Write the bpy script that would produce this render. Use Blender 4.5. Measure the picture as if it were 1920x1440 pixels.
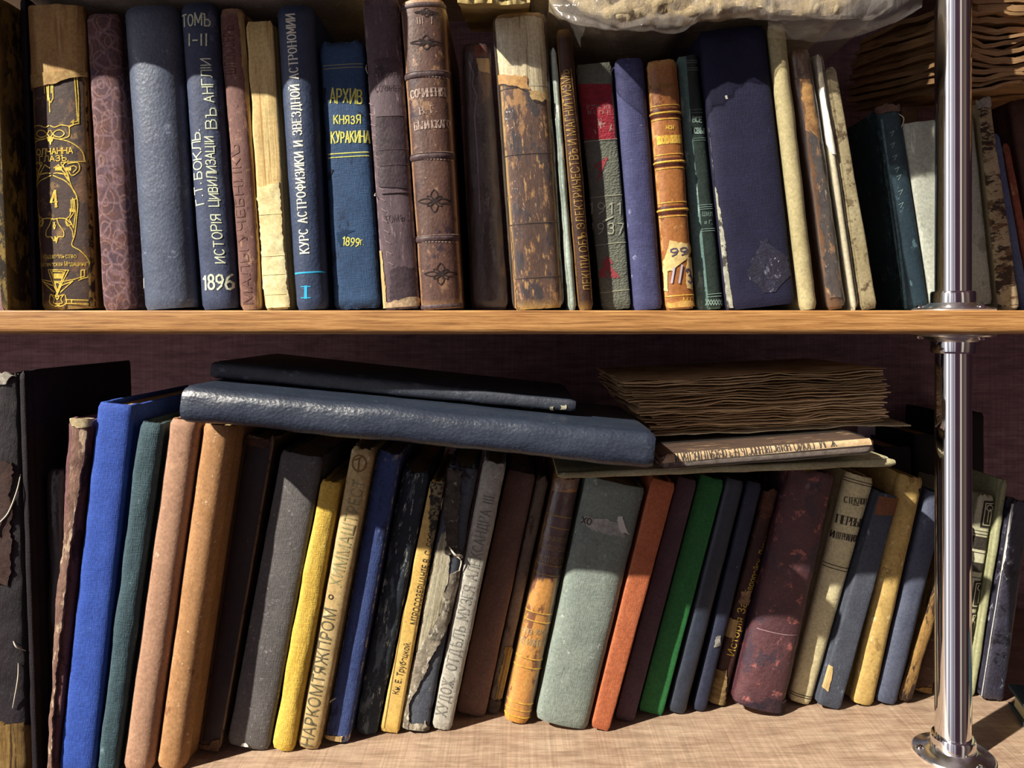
import bpy, bmesh, math, random
from mathutils import Vector, Matrix, noise
for o in list(bpy.data.objects): bpy.data.objects.remove(o)
SC = bpy.context.scene
COL = SC.collection
PI = math.pi
# ---------------------------------------------------------------- camera
CAMZ = 0.332; F = 1397.0; CX = 960.0; HY = 604.0       # lens in pixels of the 1920x1440 frame, horizon row
cam_data = bpy.data.cameras.new('camera'); cam = bpy.data.objects.new('camera', cam_data); COL.objects.link(cam)
cam.location = (0, 0, CAMZ); cam.rotation_euler = (PI/2, 0, 0)
cam_data.sensor_width = 36; cam_data.lens = F/1920*36; cam_data.shift_y = -(720-HY)/1920
cam_data.clip_start = 0.01
SC.camera = cam
# ---------------------------------------------------------------- light
SUN_DIR = Vector((1.5, 1.0, -1.4)).normalized()
sd = bpy.data.lights.new('sun', 'SUN'); sd.energy = 8.6; sd.angle = math.radians(0.9); sd.color = (1.0, 0.93, 0.80)
sun = bpy.data.objects.new('sun', sd); COL.objects.link(sun); sun.location = (-1.5, -1.0, 1.8)
sun.rotation_euler = SUN_DIR.to_track_quat('-Z', 'Y').to_euler()
def world():
    w = bpy.data.worlds.new('room_light'); SC.world = w; w.use_nodes = True
    nt = w.node_tree; nt.nodes.clear()
    N = nt.nodes.new; L = nt.links.new
    tc = N('ShaderNodeTexCoord'); sp = N('ShaderNodeSeparateXYZ'); L(tc.outputs['Generated'], sp.inputs[0])
    ny = N('ShaderNodeMath'); ny.operation = 'MULTIPLY'; ny.inputs[1].default_value = -1; L(sp.outputs['Y'], ny.inputs[0])
    at = N('ShaderNodeMath'); at.operation = 'ARCTAN2'; L(sp.outputs['X'], at.inputs[0]); L(ny.outputs[0], at.inputs[1])
    mr = N('ShaderNodeMapRange'); mr.inputs['From Min'].default_value = -PI; mr.inputs['From Max'].default_value = PI; L(at.outputs[0], mr.inputs['Value'])
    rp = N('ShaderNodeValToRGB'); cr = rp.color_ramp
    # azimuth 0.5 = straight into the room behind the camera, 0.25 = left, 0.75 = right
    stops = [(0.0, (.022,.010,.015)), (.20, (.04,.02,.028)), (.262, (.07,.04,.055)), (.272, (1.1,1.06,1.08)), (.288, (.36,.32,.36)), (.304, (2.3,2.25,2.3)), (.332, (2.3,2.25,2.3)), (.338, (.5,.46,.5)), (.362, (.9,.86,.92)), (.367, (2.0,1.95,2.05)), (.383, (1.8,1.75,1.9)), (.389, (.40,.35,.39)),
             (.402, (.95,.92,1.0)), (.416, (.60,.56,.62)), (.428, (.20,.15,.18)), (.433, (1.1,1.0,1.15)), (.446, (.7,.6,.72)), (.452, (.10,.055,.075)), (.526, (.10,.05,.07)), (.532, (.34,.25,.22)), (.548, (1.3,1.15,.98)), (.562, (1.1,.95,.8)), (.570, (.11,.06,.07)), (.64, (.30,.22,.18)), (.67, (.06,.033,.04)), (.80, (.03,.014,.02))]
    while len(cr.elements) < len(stops): cr.elements.new(0.5)
    for e, (p, c) in zip(cr.elements, stops): e.position = p; e.color = (*c, 1)
    L(mr.outputs[0], rp.inputs[0])
    el = N('ShaderNodeMapRange'); el.inputs['From Min'].default_value = -0.8; el.inputs['From Max'].default_value = 0.5
    el.inputs['To Min'].default_value = 0.34; el.inputs['To Max'].default_value = 0.62; L(sp.outputs['Z'], el.inputs['Value'])
    # bands added for the chrome's reflections, cut to an eye-level belt to limit fill
    ab = N('ShaderNodeMath'); ab.operation = 'ABSOLUTE'; L(sp.outputs['Z'], ab.inputs[0])
    be = N('ShaderNodeMapRange'); be.inputs['From Min'].default_value = .40; be.inputs['From Max'].default_value = .55; L(ab.outputs[0], be.inputs['Value'])
    mx = N('ShaderNodeMix'); mx.data_type = 'RGBA'; L(be.outputs[0], mx.inputs[0]); L(rp.outputs[0], mx.inputs[6]); mx.inputs[7].default_value = (.13,.065,.09,1)
    bg = N('ShaderNodeBackground'); L(mx.outputs[2], bg.inputs['Color']); L(el.outputs[0], bg.inputs['Strength'])
    out = N('ShaderNodeOutputWorld'); L(bg.outputs[0], out.inputs[0])
world()
SC.view_settings.view_transform = 'Standard'; SC.view_settings.look = 'None'
SC.view_settings.exposure = 0.18; SC.view_settings.gamma = 1.0; SC.view_settings.use_curve_mapping = False
# ---------------------------------------------------------------- helpers
def at(px, py, d):
    return Vector(((px-CX)/F*d, d, CAMZ+(HY-py)/F*d))
def lin(h):
    h = h.lstrip('#'); o = []
    for i in (0, 2, 4):
        c = int(h[i:i+2], 16)/255
        o.append(c/12.92 if c <= .04045 else ((c+.055)/1.055)**2.4)
    return (*o, 1)
def link(name, me, m=None, parent=None, label=None):
    o = bpy.data.objects.new(name, me); COL.objects.link(o)
    if m is not None:
        for mm in (m if isinstance(m, (list, tuple)) else [m]): me.materials.append(mm)
    if parent is not None: o.parent = parent
    if label: o['label'] = label
    return o
def thing(name, label, cat, loc=(0,0,0), rot=(0,0,0), group=None):
    o = bpy.data.objects.new(name, None); COL.objects.link(o); o.empty_display_size = .02
    o.location = loc; o.rotation_euler = rot; o['label'] = label; o['category'] = cat
    if group: o['group'] = group
    return o
def mesh(verts, faces, smooth=True, sharp=40):
    me = bpy.data.meshes.new('m'); me.from_pydata([tuple(v) for v in verts], [], faces); me.update()
    if smooth:
        me.polygons.foreach_set('use_smooth', [True]*len(me.polygons))
        me.set_sharp_from_angle(angle=math.radians(sharp))
    return me
def fixn(me):
    bm = bmesh.new(); bm.from_mesh(me); bmesh.ops.recalc_face_normals(bm, faces=bm.faces); bm.to_mesh(me); bm.free(); return me
def nz(x, y=0, z=0): return noise.noise(Vector((x, y, z)))
def fb(x, y=0, z=0, o=4): return noise.fractal(Vector((x, y, z)), 1.0, 2.0, o)
def box(x0, x1, y0, y1, z0, z1, bev=.001, seg=2):
    bm = bmesh.new(); bmesh.ops.create_cube(bm, size=1)
    for v in bm.verts: v.co = Vector((x0+(v.co.x+.5)*(x1-x0), y0+(v.co.y+.5)*(y1-y0), z0+(v.co.z+.5)*(z1-z0)))
    if bev: bmesh.ops.bevel(bm, geom=list(bm.edges), offset=bev, segments=seg, affect='EDGES', profile=.5)
    me = bpy.data.meshes.new('m'); bm.to_mesh(me); bm.free()
    me.polygons.foreach_set('use_smooth', [True]*len(me.polygons)); me.set_sharp_from_angle(angle=math.radians(50))
    return me
def lathe(prof, n=64):
    v = []; f = []
    for r, z in prof:
        for i in range(n):
            a = 2*PI*i/n; v.append((r*math.cos(a), r*math.sin(a), z))
    for k in range(len(prof)-1):
        for i in range(n):
            j = (i+1) % n; f.append((k*n+i, k*n+j, (k+1)*n+j, (k+1)*n+i))
    f.append(tuple(range(n-1, -1, -1))); f.append(tuple((len(prof)-1)*n+i for i in range(n)))
    return mesh(v, f, True, 35)
def tube(pts, r, n=6, taper=True):
    v = []; f = []; P = [Vector(p) for p in pts]
    for i, p in enumerate(P):
        t = (P[min(i+1, len(P)-1)]-P[max(i-1, 0)]).normalized()
        a = t.orthogonal().normalized(); b = t.cross(a)
        rr = r*(.45+.55*math.sin(PI*min(1, max(0, (i+.3)/(len(P)-.4))))) if taper else r
        for k in range(n):
            an = 2*PI*k/n; v.append(p+a*rr*math.cos(an)+b*rr*math.sin(an))
    for i in range(len(P)-1):
        for k in range(n):
            j = (k+1) % n; f.append((i*n+k, i*n+j, (i+1)*n+j, (i+1)*n+k))
    f.append(tuple(range(n))); f.append(tuple((len(P)-1)*n+k for k in range(n)))
    return fixn(mesh(v, f))
def crom(P, k=6):
    P = [Vector(p) for p in P]; out = []
    for i in range(len(P)-1):
        a = P[max(i-1, 0)]; b = P[i]; c = P[i+1]; d = P[min(i+2, len(P)-1)]
        for s in range(k):
            t = s/k
            out.append(.5*((2*b)+(c-a)*t+(2*a-5*b+4*c-d)*t*t+(3*b-a-3*c+d)*t**3))
    out.append(P[-1]); return out
# ---------------------------------------------------------------- materials
_mc = [0]
class NT:
    def __init__(s, name):
        s.m = bpy.data.materials.new(name); s.m.use_nodes = True; s.t = s.m.node_tree
        s.b = s.t.nodes['Principled BSDF']; s.out = s.t.nodes['Material Output']
        _mc[0] += 1; s.seed = random.Random(_mc[0]*7+1)
    def n(s, k, **kw):
        q = s.t.nodes.new('ShaderNode'+k)
        for a, v in kw.items(): setattr(q, a, v)
        return q
    def l(s, a, b): s.t.links.new(a, b)
    def co(s, stretch=(1,1,1)):
        tc = s.n('TexCoord'); mp = s.n('Mapping'); mp.inputs['Scale'].default_value = stretch
        mp.inputs['Location'].default_value = [s.seed.uniform(-5, 5) for _ in range(3)]
        s.l(tc.outputs['Object'], mp.inputs['Vector']); return mp.outputs[0]
    def noi(s, co, scale, detail=6, rough=.6, dist=0):
        q = s.n('TexNoise'); q.inputs['Scale'].default_value = scale; q.inputs['Detail'].default_value = detail
        q.inputs['Roughness'].default_value = rough; q.inputs['Distortion'].default_value = dist
        s.l(co, q.inputs['Vector']); return q.outputs['Fac']
    def ramp(s, fac, stops):
        q = s.n('ValToRGB'); e = q.color_ramp.elements
        while len(e) < len(stops): e.new(.5)
        for el, (p, c) in zip(e, stops): el.position = p; el.color = c if isinstance(c, tuple) else (c, c, c, 1)
        s.l(fac, q.inputs[0]); return q.outputs[0]
    def mix(s, fac, a, b, mode='MIX'):
        q = s.n('Mix', data_type='RGBA', blend_type=mode)
        for v, i in ((fac, 0), (a, 6), (b, 7)):
            if isinstance(v, (float, int)): q.inputs[i].default_value = v
            elif isinstance(v, tuple): q.inputs[i].default_value = v
            else: s.l(v, q.inputs[i])
        return q.outputs[2]
    def mth(s, op, a, b=0.0):
        q = s.n('Math', operation=op)
        for v, i in ((a, 0), (b, 1)):
            if isinstance(v, (float, int)): q.inputs[i].default_value = v
            else: s.l(v, q.inputs[i])
        return q.outputs[0]
    def bump(s, h, strength=.5, dist=.0006, prev=None):
        q = s.n('Bump'); q.inputs['Strength'].default_value = strength; q.inputs['Distance'].default_value = dist
        s.l(h, q.inputs['Height'])
        if prev is not None: s.l(prev, q.inputs['Normal'])
        return q.outputs[0]
def soft(h, d=.09, v=.92):
    r = lin(h); y = .2126*r[0]+.7152*r[1]+.0722*r[2]
    return tuple((a+(y-a)*d)*v for a in r[:3])+(1,)
def mat(name, c, c2=None, ns=35, st=(1,1,1), lo=.35, hi=.65, sp=None, ed=None, kind='cloth', rough=.75, spec=.3, bs=.5, sheen=0, coat=0, fine=.14, lum=None):
    """worn cover material: base mottling, fine grain, specks/scuffs sp=(hex, amount, scale, stretch), rubbed edges ed=(hex, amount)"""
    k = NT(name); c2 = c2 or c
    col = k.ramp(k.noi(k.co(st), ns), [(lo, soft(c)), (hi, soft(c2))])
    g = k.noi(k.co(), 420, 4, .7)
    gg = k.ramp(g, [(.3, 1-fine*2.2), (.7, 1+fine)])
    col = k.mix(1.0, col, gg, 'MULTIPLY')
    if sp:
        for (h, amt, scl, stt) in (sp if isinstance(sp, list) else [sp]):
            f = k.noi(k.co(stt), scl, 7, .7)
            f = k.ramp(f, [(.69-amt*.45, 0.0), (.69-amt*.45+.05, 1.0)])
            col = k.mix(f, col, soft(h))
    if ed:
        a = k.n('Attribute', attribute_name='wear')
        f = k.mth('MULTIPLY', a.outputs['Fac'], k.ramp(k.noi(k.co(), 160, 5, .7), [(.62-ed[1]*.4, 0.0), (.74-ed[1]*.4, 1.0)]))
        col = k.mix(f, col, soft(ed[0]))
    k.l(col, k.b.inputs['Base Color'])
    k.b.inputs['Roughness'].default_value = rough; k.b.inputs['Specular IOR Level'].default_value = spec
    k.b.inputs['Sheen Weight'].default_value = sheen; k.b.inputs['Coat Weight'].default_value = coat
    k.b.inputs['Coat Roughness'].default_value = .25
    if kind == 'leather':
        v = k.n('TexVoronoi'); v.inputs['Scale'].default_value = 520; k.l(k.co((1,1,.7)), v.inputs['Vector'])
        b = k.bump(v.outputs['Distance'], bs*.5, .0005)
        b = k.bump(k.noi(k.co(st), 170, 7, .7), bs*.8, .0008, b)
    elif kind == 'pebble':
        v = k.n('TexVoronoi'); v.inputs['Scale'].default_value = 620; k.l(k.co((.8,1,1.2)), v.inputs['Vector'])
        b = k.bump(v.outputs['Distance'], bs*1.4, .0009)
    elif kind == 'paper':
        b = k.bump(k.noi(k.co(st), 60, 6, .6), bs*.7, .0015)
        b = k.bump(g, bs*.3, .0003, b)
    elif kind == 'worn':
        b = k.bump(k.noi(k.co(st), 120, 9, .75), bs*1.3, .0016)
    else:
        wv = k.mth('ADD', k.noi(k.co((1500, 1500, 200)), 1, 2, .5), k.noi(k.co((200, 200, 1500)), 1, 2, .5))
        b = k.bump(wv, bs*.9, .0005)
        b = k.bump(k.noi(k.co(), 60, 5, .6), bs*.5, .001, b)
    k.l(b, k.b.inputs['Normal'])
    return k.m
def plain(name, c, rough=.6, metal=0, c2=None, ns=300, spec=.3):
    k = NT(name)
    col = k.ramp(k.noi(k.co(), ns, 5, .7), [(.4, lin(c)), (.62, lin(c2 or c))])
    k.l(col, k.b.inputs['Base Color']); k.b.inputs['Roughness'].default_value = rough
    k.b.inputs['Metallic'].default_value = metal; k.b.inputs['Specular IOR Level'].default_value = spec
    return k.m
def pages(name, c, c2, scale=1400):
    k = NT(name)
    f = k.noi(k.co((1, .03, .03)), scale, 3, .6)
    col = k.ramp(f, [(.32, lin(c2)), (.6, lin(c))])
    col = k.mix(.35, col, k.ramp(k.noi(k.co(), 30, 4), [(.35, lin(c2)), (.65, lin(c))]))
    k.l(col, k.b.inputs['Base Color']); k.b.inputs['Roughness'].default_value = .9; k.b.inputs['Specular IOR Level'].default_value = .1
    k.l(k.bump(f, .6, .0006), k.b.inputs['Normal']); return k.m
def plastic(name, tint='#f4f2ee', body=.035, rough=.14, gl=.45):
    k = NT(name); k.t.nodes.remove(k.b)
    tr = k.n('BsdfTransparent'); tr.inputs[0].default_value = (.97,.96,.95,1)
    df = k.n('BsdfDiffuse'); df.inputs[0].default_value = lin(tint)
    tl = k.n('BsdfTranslucent'); tl.inputs[0].default_value = lin(tint)
    gy = k.n('BsdfGlossy'); gy.inputs[0].default_value = (1,1,1,1); gy.inputs['Roughness'].default_value = rough
    bn = k.bump(k.noi(k.co((1,1,.5)), 55, 6, .6, .8), .9, .003)
    for q in (df, gy): k.l(bn, q.inputs['Normal'])
    m0 = k.n('MixShader'); m0.inputs[0].default_value = .4; k.l(df.outputs[0], m0.inputs[1]); k.l(tl.outputs[0], m0.inputs[2])
    m1 = k.n('MixShader'); m1.inputs[0].default_value = body; k.l(tr.outputs[0], m1.inputs[1]); k.l(m0.outputs[0], m1.inputs[2])
    fr = k.n('LayerWeight'); fr.inputs['Blend'].default_value = .5; k.l(bn, fr.inputs['Normal'])
    fm = k.mth('ADD', k.mth('MULTIPLY', k.mth('POWER', fr.outputs['Facing'], 3.5), gl), .05)
    m2 = k.n('MixShader'); k.l(fm, m2.inputs[0]); k.l(m1.outputs[0], m2.inputs[1]); k.l(gy.outputs[0], m2.inputs[2])
    k.l(m2.outputs[0], k.out.inputs['Surface']); return k.m
def wood(name, c, c2, c3, sc=(6, 60, 60), fabric=False, rough=.45):
    k = NT(name)
    co = k.co(sc)
    f = k.noi(co, 4, 8, .65, .6)
    col = k.ramp(f, [(.3, lin(c2)), (.5, lin(c)), (.72, lin(c3))])
    p = k.noi(k.co((sc[0]*4, sc[1]*6, sc[2]*6)), 5, 4, .6)
    col = k.mix(k.ramp(p, [(.56, 0.0), (.66, .55)]), col, lin(c2))
    if fabric:
        a = k.noi(k.co((12, 700, 700)), 1, 3, .6); b = k.noi(k.co((700, 12, 12)), 1, 3, .6)
        col = k.mix(.6, col, k.mix(1.0, col, k.ramp(k.mth('MULTIPLY', a, b), [(.12, .55), (.4, 1.35)]), 'MULTIPLY'))
    k.l(col, k.b.inputs['Base Color']); k.b.inputs['Roughness'].default_value = rough; k.b.inputs['Specular IOR Level'].default_value = .4
    k.l(k.bump(p, .25, .0006), k.b.inputs['Normal']); return k.m
def chrome(name, rough=.07):
    k = NT(name); k.b.inputs['Metallic'].default_value = 1; k.b.inputs['Base Color'].default_value = (.82,.81,.82,1)
    f = k.noi(k.co((1,1,.5)), 60, 3, .6)
    k.l(k.ramp(f, [(.3, rough*.7), (.7, rough*1.8)]), k.b.inputs['Roughness'])
    k.l(k.bump(k.noi(k.co((1,1,.2)), 14, 2), .04, .002), k.b.inputs['Normal']); return k.m
CHROME = chrome('polished_chrome'); CHROME2 = chrome('soft_chrome', .2)
OAK = wood('oak_edge', '#a97a48', '#6c4524', '#cb9e66', (5, 150, 150))
LAM = wood('shelf_laminate', '#9c8470', '#826a58', '#b09a84', (7, 30, 30), fabric=True)
BACKM = wood('back_laminate', '#84646e', '#664a54', '#967680', (7, 30, 30), fabric=True, rough=.7)
PAGE = pages('aged_pages', '#c8b080', '#86683e')
PAGED = pages('dark_pages', '#9a7c54', '#54391f')
GOLD = plain('gold_tooling', '#e6cc62', .45, .25, '#b89436', 500)
DULLGOLD = plain('rubbed_gold_tooling', '#a8894a', .55, .15, '#6a4a26', 600)
PALEINK = plain('white_lettering', '#eceade', .7, 0, '#d2d2c4', 600)
CHALK = plain('chalky_white_paint', '#e6edd2', .8, 0, '#b4bda6', 700)
YELLOWINK = plain('yellow_paint_lettering', '#dcdc78', .8, 0, '#aaa950', 700)
BLACKINK = plain('black_print', '#2c2622', .8, 0, '#453b33', 600)
THREAD = plain('linen_thread', '#cfc8b8', .9)
PLASTIC = plastic('clear_plastic_wrap')
# ---------------------------------------------------------------- stroke lettering (Cyrillic capitals and digits on a 6 unit body)
def ell(x0, y0, x1, y1, n=16, a0=0, a1=360):
    return [((x0+x1)/2+(x1-x0)/2*math.cos(math.radians(a0+(a1-a0)*i/n)), (y0+y1)/2+(y1-y0)/2*math.sin(math.radians(a0+(a1-a0)*i/n))) for i in range(n+1)]
G = {
'А':(4,[[(0,0),(2,6),(4,0)],[(.7,2),(3.3,2)]]), 'Б':(3.8,[[(3.4,6),(0,6),(0,0),(2.8,0),(3.7,.8),(3.7,2.4),(2.8,3.3),(0,3.3)]]),
'В':(3.8,[[(0,0),(0,6),(2.6,6),(3.4,5.3),(3.4,4),(2.6,3.2),(0,3.2)],[(2.6,3.2),(3.8,2.4),(3.8,.8),(2.8,0),(0,0)]]),
'Г':(3.2,[[(0,0),(0,6),(3.2,6)]]), 'Д':(4.6,[[(0,-1),(0,0),(4.6,0),(4.6,-1)],[(.7,0),(1.6,6),(3.9,6),(3.9,0)]]),
'Е':(3.3,[[(3.3,6),(0,6),(0,0),(3.3,0)],[(0,3.1),(2.7,3.1)]]), 'Ж':(5.2,[[(2.6,0),(2.6,6)],[(0,6),(2.6,3),(0,0)],[(5.2,6),(2.6,3),(5.2,0)]]),
'З':(3.7,[[(.2,5),(1,6),(2.6,6),(3.4,5.2),(3.4,4),(2.6,3.2),(1.2,3.2)],[(2.6,3.2),(3.7,2.4),(3.7,.9),(2.7,0),(.9,0),(0,1)]]),
'И':(4,[[(0,6),(0,0)],[(0,0),(4,6)],[(4,6),(4,0)]]), 'Й':(4,[[(0,6),(0,0)],[(0,0),(4,6)],[(4,6),(4,0)],[(1,7.2),(2,6.7),(3,7.2)]]),
'К':(4,[[(0,0),(0,6)],[(3.8,6),(0,2.7)],[(1.2,3.7),(4,0)]]), 'Л':(4.2,[[(0,0),(.8,.6),(1.3,6),(4.2,6),(4.2,0)]]),
'М':(4.8,[[(0,0),(0,6)],[(0,6),(2.4,1.2),(4.8,6)],[(4.8,6),(4.8,0)]]), 'Н':(4,[[(0,0),(0,6)],[(4,0),(4,6)],[(0,3.1),(4,3.1)]]),
'О':(4.2,[ell(0,0,4.2,6)]), 'П':(4,[[(0,0),(0,6),(4,6),(4,0)]]), 'Р':(3.6,[[(0,0),(0,6),(2.6,6),(3.6,5.2),(3.6,3.6),(2.6,2.8),(0,2.8)]]),
'С':(4,[ell(0,0,4.2,6,14,45,315)]), 'Т':(4,[[(2,0),(2,6)],[(0,6),(4,6)]]), 'У':(4,[[(0,6),(2,2.4)],[(4,6),(1.7,.4),(.4,0)]]),
'Ф':(5,[[(2.5,-.2),(2.5,6.2)],ell(0,1.4,5,5)]), 'Х':(4,[[(0,0),(4,6)],[(0,6),(4,0)]]), 'Ц':(4.5,[[(0,6),(0,0),(4,0),(4,6)],[(4,0),(4.5,0),(4.5,-1)]]),
'Ч':(3.7,[[(0,6),(0,3.6),(.8,2.7),(3.7,2.9)],[(3.7,6),(3.7,0)]]), 'Ш':(5,[[(0,6),(0,0),(5,0),(5,6)],[(2.5,0),(2.5,6)]]), 'Щ':(5.5,[[(0,6),(0,0),(5,0),(5,6)],[(2.5,0),(2.5,6)],[(5,0),(5.5,0),(5.5,-1)]]),
'Ъ':(4.4,[[(0,6),(1,6),(1,0),(3.4,0),(4.4,.8),(4.4,2.4),(3.4,3.2),(1,3.2)]]), 'Ь':(3.6,[[(0,6),(0,0),(2.6,0),(3.6,.8),(3.6,2.4),(2.6,3.2),(0,3.2)]]),
'Ы':(5,[[(0,6),(0,0),(2.4,0),(3.3,.8),(3.3,2.4),(2.4,3.2),(0,3.2)],[(5,6),(5,0)]]), 'Э':(4,[ell(-.2,0,4,6,14,-135,135),[(1.4,3),(4,3)]]),
'Ю':(5.4,[[(0,0),(0,6)],[(0,3),(1.6,3)],ell(1.6,0,5.4,6)]), 'Я':(3.7,[[(3.7,0),(3.7,6),(1.1,6),(.1,5.2),(.1,3.6),(1.1,2.8),(3.7,2.8)],[(1.8,2.8),(0,0)]]),
'І':(.6,[[(.3,0),(.3,6)]]), 'Ѣ':(4.6,[[(1.2,6.6),(1.2,0),(3.6,0),(4.6,.8),(4.6,2.2),(3.6,3),(1.2,3)],[(0,5),(2.8,5)]]),
'0':(3.4,[ell(0,0,3.4,6)]), '1':(1.6,[[(0,4.8),(1.3,6),(1.3,0)]]), '2':(3.4,[[(0,4.8),(.8,6),(2.6,6),(3.4,5),(3.2,3.8),(0,0),(3.4,0)]]),
'3':(3.4,[[(0,5.2),(.8,6),(2.6,6),(3.3,5),(3,3.7),(1.4,3.3)],[(1.4,3.3),(3.1,2.9),(3.4,1.6),(2.8,.3),(1,0),(0,.9)]]), '4':(3.6,[[(2.6,0),(2.6,6),(0,1.8),(3.6,1.8)]]),
'5':(3.4,[[(3.2,6),(.4,6),(.2,3.5),(2.2,3.7),(3.4,2.6),(3.2,.8),(2,0),(0,.5)]]), '6':(3.4,[[(3,6),(1,4.6),(0,2),(.6,.3),(2,0),(3.3,.8),(3.3,2.5),(2,3.3),(.3,2.6)]]),
'7':(3.2,[[(0,6),(3.2,6),(1,0)]]), '8':(3.4,[ell(.3,3.2,3.1,6),ell(0,0,3.4,3.2)]), '9':(3.4,[[(.4,0),(2.4,1.4),(3.4,4),(2.8,5.7),(1.4,6),(.1,5.2),(.1,3.5),(1.4,2.7),(3.1,3.4)]]),
'.':(.5,[[(.1,0),(.4,.1)]]), ',':(.5,[[(.4,.3),(0,-1)]]), '-':(2,[[(0,3),(2,3)]]), '°':(1.6,[ell(0,2.2,1.6,3.8)]), '·':(.8,[ell(.1,2.6,.7,3.2,8)]), '„':(1,[[(.1,1),(.3,0)],[(.8,1),(1,0)]]), ' ':(2.2,[]),
}
def layout(text, gap=1.3, rng=None):
    x = 0; out = []
    for ch in text:
        w, st = G[ch]
        dy = rng.uniform(-.25, .25) if rng else 0; sc = rng.uniform(.92, 1.06) if rng else 1
        for s in st: out.append([(x+a*sc, b*sc+dy) for a, b in s])
        x += w+gap
    return out, x-gap
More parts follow.
